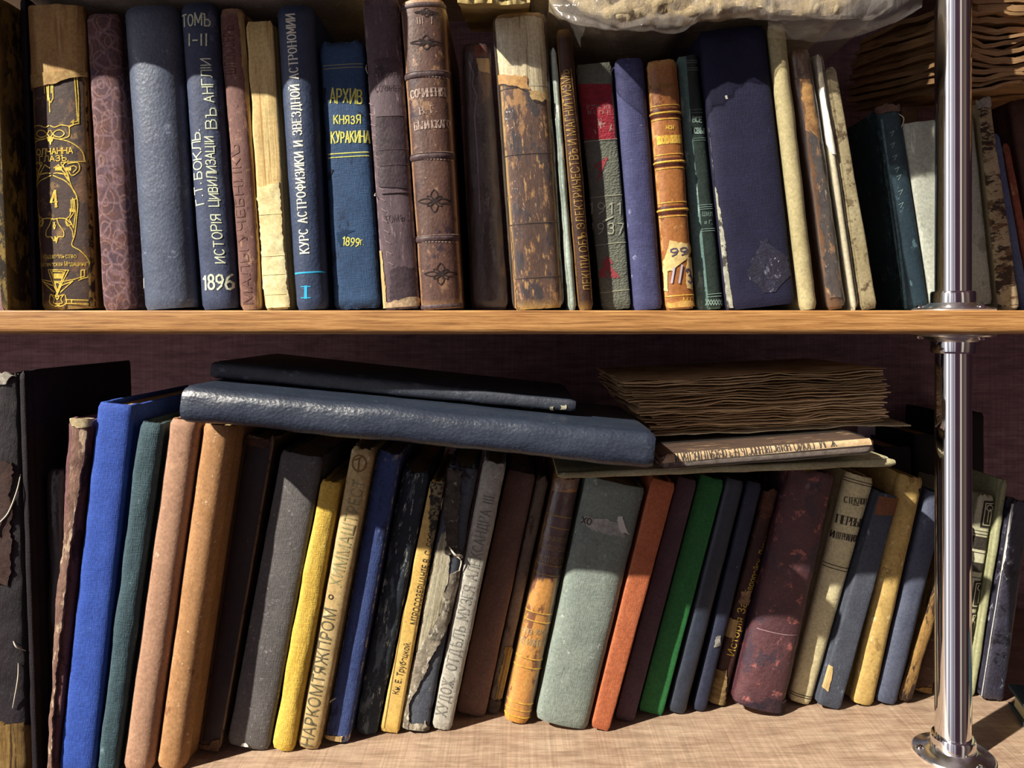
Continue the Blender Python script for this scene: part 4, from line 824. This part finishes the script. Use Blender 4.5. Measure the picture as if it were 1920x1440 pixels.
def ex(b):
    wp = mat('bare_bundle_threads', '#d8d0b4', '#a89c7c', 120, (6,1,.12), sp=('#6a5c44', .22, 160, (5,1,.15)), kind='worn', bs=1.2)
    b.patch('bare_white_spine', [(828, 1000), (808, 1080), (786, 1190), (764, 1260)], [(842, 990), (842, 1080), (816, 1190), (790, 1250)], wp, .0008, .002, 'bare white sewn sections')
    st = mat('torn_spine_strip', '#a89c88', '#6c6458', 120, (1,1,1), sp=[('#d8d0bc', .35, 160, (1,1,.6)), ('#3a3634', .2, 140, (1,1,1))], kind='worn', bs=1.5)
    b.patch('hanging_torn_strip', [(842, 1080), (824, 1150), (788, 1210), (765, 1260), (752, 1300), (748, 1370)], [(862, 1072), (846, 1160), (812, 1226), (786, 1280), (770, 1320), (766, 1382)], st, .0018, .0022, 'loose torn strip of spine cloth')
    b.patch('frayed_foot', [(750, 1352), (750, 1380)], [(800, 1352), (798, 1380)], st, .0012, .005)
    b.patch('tattered_top', [(828, 880), (832, 960), (838, 1030)], [(868, 880), (862, 960), (858, 1040)], mat('tattered_black', '#3c3430', '#5a5048', 140, sp=('#a09880', .22, 200, (1,1,1)), kind='worn', bs=1.2), .0014, .005)
    b.thread([(842, 1022), (854, 1036), (864, 1042), (872, 1046)], .0009, out=.004); b.thread([(850, 1040), (866, 1050), (862, 1075)], .0007, out=.003); b.thread([(800, 925), (792, 936), (788, 950)], .0004)
m = mat('blue_grey_remnant', '#4e5462', '#5a606c', 70, sp=[('#b0ac9c', .18, 120, (1,1,.7)), ('#2e2c34', .3, 60, (1,1,.7))], kind='worn', rough=.85, bs=1.0)
LB('book', 'tattered book with its spine cloth torn off and hanging in pale strips', 1377, (838, 898, 868), (750, 803), m, ex, rnd=.22, fray=.005, wr=.001)
def ex(b): b.write('ХУДОЖ. ОТДѢЛЪ МУЗЕЯ АЛЕКСАНДРА ІІІ.', (826, 1340), (918, 925), 19, mat('grey_blocked_letters', '#6e6c66', '#8e8b82', 300), .11, serif=True, gap=1.8)
m = mat('grey_white_cloth', '#b2aea2', '#a4a094', 50, sp=[('#c8c6bc', .25, 150, (1,1,.6)), ('#86827a', .2, 70, (1,1,.6))], kind='cloth', rough=.85, bs=.4)
LB('book', 'grey white book with stamped art museum title', 1374, (906, 951, 867), (804, 848), m, ex, rnd=.22, fray=.002, wr=.0006)
m = mat('mauve_brown_cloth', '#664c44', '#72564c', 50, kind='cloth', rough=.8, bs=.5)
LB('book', 'plain mauve brown book right of the grey white museum book', 1348, (951, 1006, 886), (849, 910), m, rnd=.16, sq=.7)
def ex(b): b.patch('bare_gold_threads', [(948, 1210), (938, 1260), (928, 1310)], [(960, 1212), (956, 1260), (944, 1312)], mat('bare_gold_threads', '#c8aa5c', '#7c6030', 100, (6,1,.1), kind='worn', bs=1.4), .001, .002, 'bare yellow sewing threads'); b.patch('frayed_foot', [(912, 1310), (908, 1340)], [(944, 1315), (936, 1342)], mat('frayed_dark', '#3a302c', '#5c5044', 150, kind='worn', bs=1.5), .001, .004)
m = mat('taupe_worn', '#6c5c50', '#7c6c5c', 60, (1,1,.5), sp=('#4c3c34', .3, 70, (1,1,.5)), kind='worn', rough=.8, bs=.7)
LB('book', 'narrow taupe book with bare yellow threads near its frayed foot', 1342, (1006, 1036, 895), (911, 938), m, ex, rnd=.3, fray=.003)
def ex(b):
    GT = plain('yellow_gilt_rule', '#dcb650', .45, .25, '#a8802c', 600); db = mat('dark_title_leather', '#4a2420', '#5c302a', 100, kind='leather', rough=.4, spec=.5)
    b.patch('paper_cap', [(1040, 898), (1036, 918)], [(1092, 898), (1090, 918)], mat('brown_paper_cap', '#8a6a58', '#a48468', 150, kind='worn'), .0006, .002)
    b.patch('dark_title_panel', [(1036, 922), (1026, 960), (1006, 1050), (1000, 1080)], [(1090, 922), (1078, 960), (1062, 1050), (1054, 1085)], db, .0005, .001, 'dark brown title panel', cols=14)
    for y in (968, 990, 1060, 1078, 1150, 1166, 1235, 1252, 1318, 1332, 1344): b.band('gilt_rule', y, 1.8, GT, .0011)
    b.print_('ТЕХНОЛОГИЧЕСКІЙ', (1014, 1022), (1062, 1031), 10, DULLGOLD, off=.0009); b.print_('С.ПЕТЕРБУРГСКІЙ', (1018, 1006), (1064, 1014), 9, DULLGOLD, off=.0009); b.print_('ИНСТИТУТЪ', (1008, 1045), (1058, 1052), 13, DULLGOLD, off=.0009)
    b.write('1893-1903', (976, 1181), (1026, 1185), 9, PAGE, .15); b.write('28 НОЯБРЯ', (974, 1200), (1024, 1206), 11, PAGE, .15)
    b.wrap(z0=.004)
m = mat('amber_calf', '#cc8620', '#d89c38', 40, (1.3,1,.6), sp=[('#7a4410', .32, 60, (1.4,1,.6)), ('#e4c060', .14, 120, (1,1,.6))], kind='leather', rough=.35, spec=.6, bs=.4)
LB('book', 'amber calf book with dark title panel, gold rules and clear film', 1362, (1037, 1092, 897), (936, 992), m, ex, rnd=.3, wr=.0006, pad=.0026)
def ex(b):
    b.patch('scraped_label', [(1092, 966), (1094, 980), (1108, 992)], [(1152, 975), (1168, 990), (1172, 1005)], mat('scraped_label', '#b8b8b4', '#8e908c', 120, kind='worn'), .0005, .003, 'scraped white paper label'); b.patch('scraped_label', [(1156, 968), (1158, 990)], [(1166, 968), (1178, 1004)], plain('label_remnant', '#c4c4be'), .0006, .002)
    b.write('ХО', (1092, 974), (1108, 977), 12, BLACKINK, .14, off=.0009)
m = mat('grey_green_cloth', '#76837c', '#848f86', 35, sp=[('#a8b0a8', .18, 140, (1,1,1)), ('#5c6862', .22, 30, (1,1,.7))], kind='cloth', rough=.8, bs=.7)
LB('book', 'thick grey green cloth book with scraped white label near its top', 1374, (1094, 1216, 906), (998, 1102), m, ex, rnd=.2, sq=.7, wr=.0006)
m = mat('orange_cloth', '#ac5a32', '#b6643c', 50, kind='cloth', rough=.7, bs=.6)
LB('book', 'bright orange cloth book', 1374, (1222, 1269, 902), (1106, 1142), m, rnd=.1, sq=.55)
m = mat('plum_brown_board', '#4c3440', '#563c48', 50, kind='cloth', rough=.7)
LB('book', 'plum brown book between the orange and the green ones', 1357, (1271, 1309, 898), (1150, 1188), m, rnd=.1, sq=.55, wr=.0001)
m = mat('green_cloth', '#1a6830', '#206e36', 60, kind='cloth', rough=.75)
LB('book', 'bright green book between the plum brown and dark navy ones', 1345, (1312, 1360, 896), (1194, 1242), m, rnd=.08, sq=.5, wr=.0001)
m = mat('dark_navy_shiny', '#222a38', '#2a3242', 50, kind='leather', rough=.45, spec=.5, bs=.4)
LB('book', 'dark navy book right of the bright green one', 1343, (1361, 1400, 900), (1251, 1286), m, rnd=.3)
m = mat('dark_indigo', '#23283c', '#2b3046', 50, sp=('#8a8ca0', .1, 120, (1,1,.5)), kind='leather', rough=.6)
LB('book', 'narrow indigo book with a torn joint beside the gold titled literature history', 1338, (1401, 1432, 905), (1298, 1324), m, lambda b: b.patch('torn_chip', [(1342, 1195), (1338, 1212)], [(1350, 1193), (1350, 1208)], mat('torn_chip', '#a09c94', '#5a5850', 200), .0008, .002), rnd=.3)
def ex(b):
    b.print_('Исторія Зап.', (1369, 1228), (1397, 1112), 15, GOLD); b.print_('Европейск. Литературъ', (1401, 1112), (1452, 968), 13, GOLD)
    b.patch('bare_linen_foot', [(1334, 1262), (1330, 1300), (1326, 1326)], [(1364, 1252), (1360, 1300), (1358, 1328)], mat('bare_linen', '#c0a468', '#8a6c3c', 90, (1,1,4), kind='worn', bs=1.4), .0008, .003, 'bare linen lining at the foot')
    b.patch('torn_paper_chip', [(1368, 1160), (1360, 1195)], [(1384, 1164), (1374, 1196)], PAGE, .001, .003); b.patch('torn_paper_chip', [(1390, 1105), (1384, 1130)], [(1408, 1110), (1402, 1136)], mat('tan_chip', '#a4845c', '#6c4c34', 150), .001, .003)
    b.patch('worn_cap', [(1430, 922), (1424, 965)], [(1470, 926), (1458, 972)], mat('rubbed_cap', '#6e4430', '#4a2c22', 150, kind='worn'), .0008, .003)
m = mat('dark_chestnut', '#3c2420', '#4c302a', 70, (1,1,.5), sp=('#6c4a34', .18, 90, (1,1,.6)), kind='worn', rough=.5, bs=.6)
LB('book', 'dark chestnut book with gold vertical literature history title', 1328, (1433, 1471, 922), (1327, 1360), m, ex, rnd=.3, fray=.003)
def ex(b):
    b.patch('ragged_foot', [(1366, 1316), (1380, 1348)], [(1474, 1318), (1476, 1350)], mat('ragged_foot', '#2c2030', '#4a2c34', 120, sp=('#d8c494', .25, 90, (1,1,1)), kind='worn', bs=1.6), .0014, .005)
    b.strokes('crackle_line', [[(1420, 1178), (1460, 1186), (1495, 1190)]], .0005, plain('pale_crease', '#a08088', .7))
m = mat('maroon_leather', '#4c2630', '#5e3238', 40, sp=[('#a45c54', .24, 90, (1,1,1)), ('#3a2434', .32, 40, (1,1,.8)), ('#7c5c6c', .14, 60, (1,1,1))], kind='worn', rough=.5, spec=.5, bs=.9)
LB('book', 'thick scuffed maroon leather book with ragged foot', 1346, (1474, 1574, 882), (1374, 1474), m, ex, rnd=.25, fray=.004, wr=.0008)
def ex(b):
    b.write('СТЕКЛОВ', (1583, 936), (1624, 940), 11, BLACKINK, .14, serif=True, name='author'); b.strokes('short_rule', [[(1597, 945), (1608, 947)]], .0008, BLACKINK)
    b.write('ПЕРВЫЙ', (1570, 972), (1620, 982), 15, BLACKINK, .15, serif=True); b.write('ИНТЕРНАЦИОНАЛ', (1560, 1001), (1618, 1012), 12, BLACKINK, .12, serif=True)
    for y in (903, 908, 1062, 1068, 1304, 1308): b.band('printed_rule', y, 1.5, BLACKINK, .0003)
m = mat('ivory_cloth', '#c8bc8e', '#d4c89c', 50, sp=('#a89a68', .14, 80, (1,1,.6)), kind='cloth', rough=.8, bs=.4)
LB('book', 'ivory cloth book with black printed title and fine double rules', 1326, (1588, 1646, 893), (1479, 1524), m, ex, rnd=.28)
def ex(b): b.patch('torn_paper_spot', [(1552, 1248), (1544, 1272), (1543, 1290)], [(1561, 1250), (1559, 1274), (1551, 1296)], PAGE, .0006, .001); b.patch('rust_cap', [(1648, 930), (1640, 964)], [(1688, 934), (1680, 968)], mat('rust_cap', '#6e4024', '#7c4c2c', 100), .0004, .001)
m = mat('slate_cloth', '#3e4350', '#484d5a', 50, sp=('#6c7280', .16, 90, (1,1,.4)), kind='cloth', rough=.8, bs=.7)
LB('book', 'slate grey cloth book with a torn paper spot near its foot', 1334, (1648, 1688, 928), (1528, 1576), m, ex, rnd=.1, sq=.55)
m = mat('ochre_paper', '#c4a458', '#b49450', 50, sp=[('#8e7038', .2, 90, (1,1,.6)), ('#d8c084', .2, 120, (1,1,.6))], kind='paper', rough=.8)
LB('book', 'mottled ochre book with chipped shoulder between slate grey and blue grey books', 1328, (1690, 1738, 894), (1597, 1640), m, lambda b: b.patch('mouldy_chip', [(1722, 918), (1726, 930)], [(1738, 916), (1737, 934)], plain('dark_chip', '#2c2224'), .0004, .002), rnd=.3, fray=.002)
m = mat('blue_grey_cloth', '#454b60', '#4e5468', 50, sp=('#6a728c', .16, 110, (1,1,.5)), kind='cloth', rough=.75, bs=.5)
LB('book', 'blue grey cloth book just left of the chrome pole', 1326, (1741, 1783, 925), (1644, 1684), m, rnd=.3)
m = mat('tattered_amber', '#7c5a2c', '#a07a3c', 80, (1,1,.4), sp=('#33221a', .4, 70, (1.3,1,.3)), kind='worn', rough=.8, bs=1.2)
LB('book', 'thin tattered amber brown spine partly behind the chrome pole', 1321, (1786, 1806, 1000), (1685, 1708), m, rnd=.3, fray=.004, wr=.001, w=.10)
m = mat('ribbed_brown', '#4a3024', '#5c4030', 60, (.5,1,3), sp=('#8a6c48', .2, 100, (.5,1,3)), kind='worn', rough=.7, bs=.8)
LB('book', 'brown book with stamped ridges, foot showing left of the chrome pole', 1306, (1810, 1838, 985), (1711, 1748), m, lambda b: b.patch('gilt_worn_foot', [(1708, 1292), (1708, 1304)], [(1750, 1288), (1750, 1304)], mat('gilt_worn_foot', '#a8843c', '#6a4a24', 120), .0006, .002), rnd=.25, w=.10)
def ex(b):
    DK = plain('black_ornament', '#26221f', .7, 0, '#3c362e', 400); IV = plain('ivory_line', '#c8c4a4', .8)
    for (y, h) in ((1018, 24), (1063, 18)): b.band('black_band', y, h, DK, .0003, -.9, .9, bulge=False)
    for y in (996, 1002, 1036, 1082): b.band('printed_rule', y, 1.4, DK, .0003, -.9, .9)
    for (x0, y0, x1, y1, s_) in ((1842, 938, 1866, 988, 8), (1824, 1088, 1850, 1140, 9), (1818, 1148, 1840, 1200, 9)):
        b.patch('black_ornament_panel', [(x0+2, y0), (x0-s_+2, y1)], [(x1+2, y0+2), (x1-s_+2, y1+3)], DK, .0003, 0)
        w_ = x1-x0
        b.strokes('ivory_ornament', [[(x0+5, y0+5), (x0-s_+7, y1-5), (x1-s_-4, y1-3), (x1-3, y0+6), (x0+5, y0+5)], [(x0+w_*.3, y1-10), (x0+w_*.4, y0+22), (x0+w_*.55, y0+16), (x0+w_*.62, y0+24), (x0+w_*.5, y1-9)], [(x0+w_*.5+6*math.cos(q), y0+14+6*math.sin(q)) for q in range(7)]], .0008, IV, .0007)
m = mat('ivory_ornamented', '#c8c6a6', '#b4b290', 50, sp=('#98967a', .2, 90, (1,1,.6)), kind='paper', rough=.8)
LB('book', 'ivory book with black ornamental panels, right of the chrome pole', 1302, (1826, 1872, 928), (1762, 1812), m, ex, rnd=.15, sq=.7, fray=.003, w=.10)
m = mat('sage_paper', '#8a8a64', '#9a9a74', 60, (1,1,.4), kind='paper', rough=.85)
LB('book', 'narrow sage green spine between the ornamented ivory book and the marbled black one', 1308, (1876, 1896, 900), (1815, 1834), m, rnd=.35, wr=.0007, w=.10)
m = mat('black_marbled', '#2c2a38', '#3a3848', 60, sp=[('#8a8a96', .2, 90, (1.3,1,.6)), ('#18141e', .3, 60, (1,1,1))], kind='leather', rough=.4, spec=.6, bs=.8)
LB('book', 'black marbled shiny book with pale board edge at the far right', 1318, (1899, 1934, 940), (1837, 1884), m, lambda b: b.patch('pale_board_edge', [(1897, 945), (1866, 1130), (1836, 1305)], [(1902, 945), (1871, 1130), (1842, 1306)], plain('pale_edge', '#a8a8a8'), .0008, .0006), rnd=.16, sq=.7, fray=.003, w=.10)
settle('L', 0.0)
# ---------------------------------------------------------------- books set back in the dark behind the pole
def back_book(label, x0, x1, d, top, c):
    s = B('L', 'book', label, d, (x0, x1, top), (x0, x1), mat('black_back_cloth', c, c, 40), rnd=.15, w=.085); ROWS['L'].pop()
    s.group = 'dark books at the back of the lower shelf'; s.h = s.zt; s.t0 = s.t1 = s.xb[1]-s.xb[0]; s.setup(((s.xb[0]+s.xb[1])/2, d, 0.0002), (0, 0, 0)); s.build()
# ---------------------------------------------------------------- volumes lying on the lower row
m = mat('long_blue_leather', '#283244', '#2f3a4c', 30, sp=('#5c6c82', .1, 160, (1,1,.6)), kind='leather', rough=.34, spec=.9, bs=.75)
lying('book', 'long dark blue leather volume lying flat across the tops of the leaning books', .515, (336, 757), (1229, 848), 68, 67, m, rnd=.42, wr=.0012, wf=(40, 22), w=.17)
def ex(b):
    ch = mat('white_chip_paper', '#d8d4b4', '#a8a488', 200)
    b.patch('white_chip', [(976, 764), (982, 780)], [(992, 764), (1000, 782)], ch, .0005, .003); b.patch('white_chip', [(1052, 760), (1053, 767)], [(1062, 761), (1062, 768)], ch, .0005, .002); b.patch('white_chip', [(1030, 762), (1032, 770)], [(1036, 762), (1038, 771)], ch, .0005, .002)
m = mat('black_blue_leather', '#252b3a', '#2e3648', 40, sp=('#525c70', .22, 90, (1.4,1,.8)), kind='worn', rough=.5, spec=.5, bs=.6)
lying('book', 'black blue volume lying on the long dark blue one, white chips at its right end', 0.572, (393, 693), (1080, 762), 32, 23, m, ex, rnd=.4, wr=.0006, w=.15)
def leaf_stack(name, label, cat, loc, rot, L_, W, H, n, mm, group=None, sag=0, ragged=.006, step=None, seed=1, cover=None, wav=.0012):
    """loose gatherings piled up: each gathering a wavy slab of its own length, one mesh"""
    rng = random.Random(seed); r = thing(name, label, cat, loc, rot, group)
    def slab(z0, z1, x0, x1, y0, y1, sd, nx=44, ny=8):
        V = []; F_ = []
        for lay in (0, 1):
            for j in range(ny+1):
                for i in range(nx+1):
                    u = i/nx; v = j/ny; x = x0+(x1-x0)*u; y = y0+(y1-y0)*v
                    e = ragged*.45*fb(u*9, sd*3.3) if j == 0 else 0
                    if i == 0: x += ragged*.6*fb(v*7, sd)
                    if i == nx: x += ragged*.5*fb(v*7, sd+4)
                    ed = max(0, 1-v*5)
                    z = (z0, z1)[lay]+wav*fb(x*22, y*9, .35*sd)*(1+ed)+sag*(2*u-1)**2-(.0006*ed if lay else -.0003*ed)
                    V.append((x, y+e, z))
        m_ = nx+1; M_ = m_*(ny+1)
        for j in range(ny):
            for i in range(nx):
                a = j*m_+i; F_.append((a, a+m_, a+m_+1, a+1)); F_.append((M_+a, M_+a+1, M_+a+m_+1, M_+a+m_))
        rim = [i for i in range(m_)]+[j*m_+nx for j in range(1, ny+1)]+[ny*m_+i for i in range(nx-1, -1, -1)]+[j*m_ for j in range(ny-1, 0, -1)]
        for a in range(len(rim)):
            b = rim[(a+1) % len(rim)]; F_.append((rim[a], b, M_+b, M_+rim[a]))
        return V, F_
    VV = []; FF = []; z = 0
    for k in range(n):
        hh = H/n*rng.uniform(.6, 1.3); q = k/n
        dx0 = rng.uniform(-ragged, ragged*.4)+(step(q)[0] if step else 0); dx1 = rng.uniform(-ragged, ragged*.3)+(step(q)[1] if step else 0)
        V, F_ = slab(z, z+hh*.93, dx0, L_+dx1, rng.uniform(0, ragged), W, seed+k*.6); o = len(VV)
        VV += V; FF += [tuple(i+o for i in f) for f in F_]; z += hh
    link('page_stack', fixn(mesh(VV, FF, True, 45)), mm, r)
    if cover:
        V, F_ = slab(-.0022, -.0004, *cover[:4], seed+77); link('loose_cover_sheet', fixn(mesh(V, F_, True, 45)), cover[4], r)
    return r, z
def browned(name, c, c2, c3):
    k = NT(name); f = k.noi(k.co((14, 14, 500)), 2.2, 6, .7); g = k.noi(k.co(), 22, 5)
    col = k.mix(.5, k.ramp(f, [(.3, lin(c2)), (.55, lin(c)), (.75, lin(c3))]), k.ramp(g, [(.35, lin(c2)), (.65, lin(c))]))
    k.l(col, k.b.inputs['Base Color']); k.b.inputs['Roughness'].default_value = .9; k.b.inputs['Specular IOR Level'].default_value = .1
    k.l(k.bump(f, .8, .0012), k.b.inputs['Normal']); return k.m
BROWNED = browned('browned_pages', '#d8bc94', '#94744e', '#ecd8b4')
AS = math.atan2(.0091, .2025)
leaf_stack('unbound_book', 'thick stack of browned unbound pages lying at the right on the lower row', 'book', at(1216, 813, .606), (0, -AS, 0), .200, .17, .045, 28, BROWNED, 'books lying flat on top of the lower row', ragged=.0065, step=lambda q: (-.018*q+(.007 if q < .35 else 0), -.003), seed=3, cover=(.004, .212, -.003, .165, mat('cream_sheet', '#c0b08c', '#a09070', 60, kind='paper')))
def ex(b):
    lb = mat('printed_label_paper', '#dcbf92', '#cba878', 90, (1,1,1), sp=('#a88458', .16, 120, (1,1,1)), kind='paper')
    b.patch('title_strip', [(1242, 868), (1256, 848)][::-1], [(1634, 833), (1628, 814)][::-1], lb, .0009, .0012, 'pale printed paper strip', cols=40)
    b.write('Ж. М. ГЮЙО', (1566, 829), (1488, 838), 13, BLACKINK, .14, serif=True, off=.0012); b.write('НРАВСТВЕННОСТЬ БЕЗ ОБЯЗАТЕЛЬСТВА И', (1480, 837), (1266, 860), 13, BLACKINK, .14, serif=True, off=.0012)
    b.patch('stitched_edge', [(1250, 868), (1290, 872)], [(1630, 838), (1625, 846)], mat('grey_linen_edge', '#8a7c74', '#645850', 160, kind='worn'), .0007, .0014)
    b.wrap(off=.0016)
m = mat('brown_pamphlet', '#4c3528', '#5c4232', 60, (1,1,.3), sp=('#a48460', .25, 120, (1.5,1,.3)), kind='worn', rough=.6)
lying('book', 'small brown book lying with an upside down printed title strip, under the browned pages', .556, (1238, 867), (1640, 836), 24, 24, m, ex, rnd=.2, sq=.7, w=.13)
m = mat('parchment_cover', '#b4ac84', '#9a9068', 40, (1,1,.5), sp=[('#c8c4a4', .25, 80, (1,1,.5)), ('#8a7a44', .2, 60, (1,1,.5))], kind='paper', rough=.6, bs=.9)
lying('pamphlet', 'long rolled parchment coloured pamphlet lying lowest, its right end showing', .566, (1046, 893), (1682, 868), 12, 15, m, lambda b: b.patch('white_tape', [(1634, 842), (1650, 862)], [(1650, 842), (1668, 858)], plain('white_tape', '#dcdcd8'), .001, .0006), cat='pamphlet', rnd=.5, sq=1, wr=.0007, w=.13)
# book lying on the shelf at the lower right corner
m = mat('dark_teal_boards', '#2c3e46', '#34464e', 60, kind='cloth', rough=.7)
def corner():
    s = Book(name='book', label='dark teal book lying on the lower shelf at the bottom right corner, cream pages showing', d=.63, m=m, extras=None, cat='book', pm=pages('cream_block', '#d4c8a0', '#b0a078', 900), group='books lying flat on the lower shelf', sd=4, t0=.024, t1=.024, h=.17, rnd=.2, sq=.7, w=.12, fray=.0005, wr=.0002, wf=(50, 30), groove=True, bow=0, pz0=.003, pz1=.004)
    R = Matrix(((0, .302, .953), (0, .953, -.302), (-1, 0, 0)))
    s.w = .085; s.t0 = s.t1 = .019
    s.root = thing(s.name, s.label, s.cat, (.404, .564, .0097), R.to_euler(), s.group); s.build()
corner()
back_book('tall black book standing at the back behind the chrome pole', 1652, 1712, .775, 838, '#1c141c')
back_book('black book at the back, just right of the chrome pole', 1716, 1775, .775, 815, '#1a131a')
back_book('black book at the back near the right edge', 1779, 1850, .775, 775, '#1e161d')
o = link('wall_patch_sheet', box(.40, .535, .8605, .8642, .0005, .2165, .0006), plain('wall_patch_grey', '#c4bcc8', .8, 0, '#d4ccd8', 40)); o['label'] = 'added grey sheet standing in for a wall patch at the back, left of the chrome pole'; o['category'] = 'cardboard'  # sheet added to stand in for a paler grey patch of wall
# ---------------------------------------------------------------- bundles lying on the upper row
def bundle_mesh(x0, x1, y0, y1, zb, zt, off=0, nx=150, na=120, amp=.004, seed=0, droop=0, dy=.03, yf=None, rad=.009, endx=7):
    """soft parcel: rounded-rectangle section lofted along x, crumpled by noise, its front lip sagging"""
    V = []; F_ = []
    for i in range(nx+1):
        u = i/nx; x = x0-off+(x1-x0+2*off)*u; en = max(.03, 1-abs(2*u-1)**endx)**.5
        b = zb(x)-off; t = zt(x)+off; f = (yf(x) if yf else y0)-off; cz = (b+t)/2; hz = (t-b)/2*en; cy = (f+y1+off)/2; hy = (y1+off-f)/2*(.6+.4*en)
        r = min(rad, hz*.9); L = [2*(hy-r), PI/2*r, 2*(hz-r), PI/2*r]; per = 2*sum(L)
        # extra points on the front half, where it is seen
        for k in range(na):
            q = k/na; s = per*(.5*q/.8 if q < .8 else .5+.5*(q-.8)/.2)+hy*.9
            s %= per; half = s >= per/2; s -= per/2 if half else 0
            if s < L[0]: p = (hy-r-s, -hz); n_ = (0, -1)                    # bottom, back to front
            elif s < L[0]+L[1]: a = (s-L[0])/r; n_ = (-math.sin(a), -math.cos(a)); p = (-(hy-r)+r*n_[0], -(hz-r)+r*n_[1])
            elif s < L[0]+L[1]+L[2]: p = (-hy, -(hz-r)+s-L[0]-L[1]); n_ = (-1, 0)
            else: a = (s-L[0]-L[1]-L[2])/r; n_ = (-math.cos(a), math.sin(a)); p = (-(hy-r)+r*n_[0], (hz-r)+r*n_[1])
            if half: p = (-p[0], -p[1]); n_ = (-n_[0], -n_[1])
            y, z = cy+p[0], cz+p[1]
            w = max(0, 1-(y-f)/dy); v = (z-b)/(t-b)
            nn = amp*(fb(x*16+seed, z*40, y*16)+.55*noise.ridged_multi_fractal(Vector((x*24+seed, y*24, z*50)), 1, 2, 3, .9, 2)-.5+.45*fb(x*85+seed, z*95, y*60, 3))
            nn *= min(1, .25+1.2*w)
            V.append((x, y-n_[0]*nn, z-n_[1]*nn-(droop(x) if callable(droop) else droop)*w*w*(1-.5*v)))
    for i in range(nx):
        for k in range(na):
            j = (k+1) % na; F_.append((i*na+k, (i+1)*na+k, (i+1)*na+j, i*na+j))
    F_.append(tuple(range(na))); F_.append(tuple(nx*na+k for k in range(na-1, -1, -1)))
    return fixn(mesh(V, F_, True, 60))
GREYWRAP = mat('grey_wrapping_paper', '#b8ae9c', '#a89c8a', 30, sp=('#c8c0b0', .2, 60, (1,1,1)), kind='paper', rough=.7, bs=.8)
def seg(P):
    def f(x):
        if x <= P[0][0]: return P[0][1]
        for a, b in zip(P, P[1:]):
            if x <= b[0]:
                t = (x-a[0])/(b[0]-a[0]); t = t*t*(3-2*t); return a[1]+(b[1]-a[1])*t
        return P[-1][1]
    return f
t = thing('paper_parcel', 'grey wrapped parcel lying across the books at the upper left', 'parcel', (-.25, .60, .573), group='parcels and papers on top of the upper row')
o = link('wrapping', bundle_mesh(-.47, -.113, .507, .74, seg([(-.37, .5845), (-.31, .5745), (-.17, .5738), (-.13, .575)]), lambda x: .63, seed=2, amp=.0014, rad=.014, dy=.036, droop=seg([(-.30, 0), (-.25, .007), (-.18, .012), (-.15, .003)])), GREYWRAP, t); o.location = (.25, -.60, -.573)
# cream pages between parcel and plastic bag
t, _ = leaf_stack('paper_stack', 'curling cream pages lying over the books left of the plastic bag', 'papers', (-.038, .528, .5585), (math.radians(15.5), 0, 0), .050, .19, .03, 7, browned('cream_leaves', '#d8c488', '#a88c54', '#ecdca8'), 'parcels and papers on top of the upper row', ragged=.004, seed=11, wav=.0016)
# paper parcel inside a clear plastic bag
XZ = seg([(.005, .5745), (.020, .5735), (.030, .5580), (.048, .5562), (.085, .551), (.118, .552), (.138, .5605), (.19, .5610), (.25, .561), (.30, .562)])
YF = seg([(.02, .522), (.06, .522), (.10, .528), (.14, .533), (.20, .537), (.28, .540)])
t = thing('bagged_parcel', 'crumpled cream paper parcel in a clear plastic bag lying on the upper row', 'parcel', (.14, .60, .557), group='parcels and papers on top of the upper row')
CRP = mat('crumpled_cream_paper', '#d6c49c', '#bca47a', 26, sp=('#e8dcbc', .22, 60, (1,1,1)), kind='worn', rough=.75, bs=1.2)
o = link('paper_parcel', bundle_mesh(.03, .268, .527, .73, XZ, lambda x: .62, seed=5, amp=.0055, droop=seg([(.02, .022), (.055, .021), (.10, .013)]), dy=.026, yf=YF), CRP, t); o.location = (-.14, -.60, -.557)
bag = plastic('bag_plastic', '#f2eee8', .13, .1, .7)
o = link('plastic_bag', bundle_mesh(.018, .288, .522, .74, XZ, lambda x: .63, off=.003, seed=9, amp=.005, droop=seg([(.02, .023), (.055, .022), (.10, .014)]), dy=.028, yf=YF, endx=12), bag, t); o.location = (-.14, -.60, -.557)
def tail():
    P = [[at(1440, 70, .548), at(1440, 20, .532), at(1440, -60, .535)], [at(1530, 78, .552), at(1530, 20, .534), at(1530, -60, .535)], [at(1610, 66, .548), at(1620, 20, .536), at(1620, -60, .537)], [at(1680, 42, .546), at(1690, 8, .538), at(1690, -60, .54)], [at(1728, 14, .548), at(1728, 0, .545), at(1720, -60, .545)]]
    R = []
    for c in range(3): R.append(crom([r[c] for r in P], 8))
    V = []; F_ = []; n = len(R[0])
    rows = [crom([R[c][i] for c in range(3)], 8) for i in range(n)]; mcol = len(rows[0])
    for i, rw in enumerate(rows):
        for j, p in enumerate(rw): V.append(p+Vector((0, .0022*fb(p.x*70, p.z*70), .001*fb(p.x*50, 7))))
    for i in range(n-1):
        for j in range(mcol-1): F_.append((i*mcol+j, (i+1)*mcol+j, (i+1)*mcol+j+1, i*mcol+j+1))
    o = link('loose_bag_end', mesh(V, F_, True, 80), bag, t); o.location = (-.14, -.60, -.557)
tail()
# browned papers over the upper row at the right
leaf_stack('paper_stack', 'thick tattered stack of browned papers lying at the upper right behind the chrome pole', 'papers', (.366, .602, .5225), (math.radians(11), 0, 0), .36, .20, .075, 15, browned('tattered_brown_papers', '#b8946a', '#684a36', '#dcbc8c'), 'parcels and papers on top of the upper row', ragged=.010, seed=21, wav=.004)
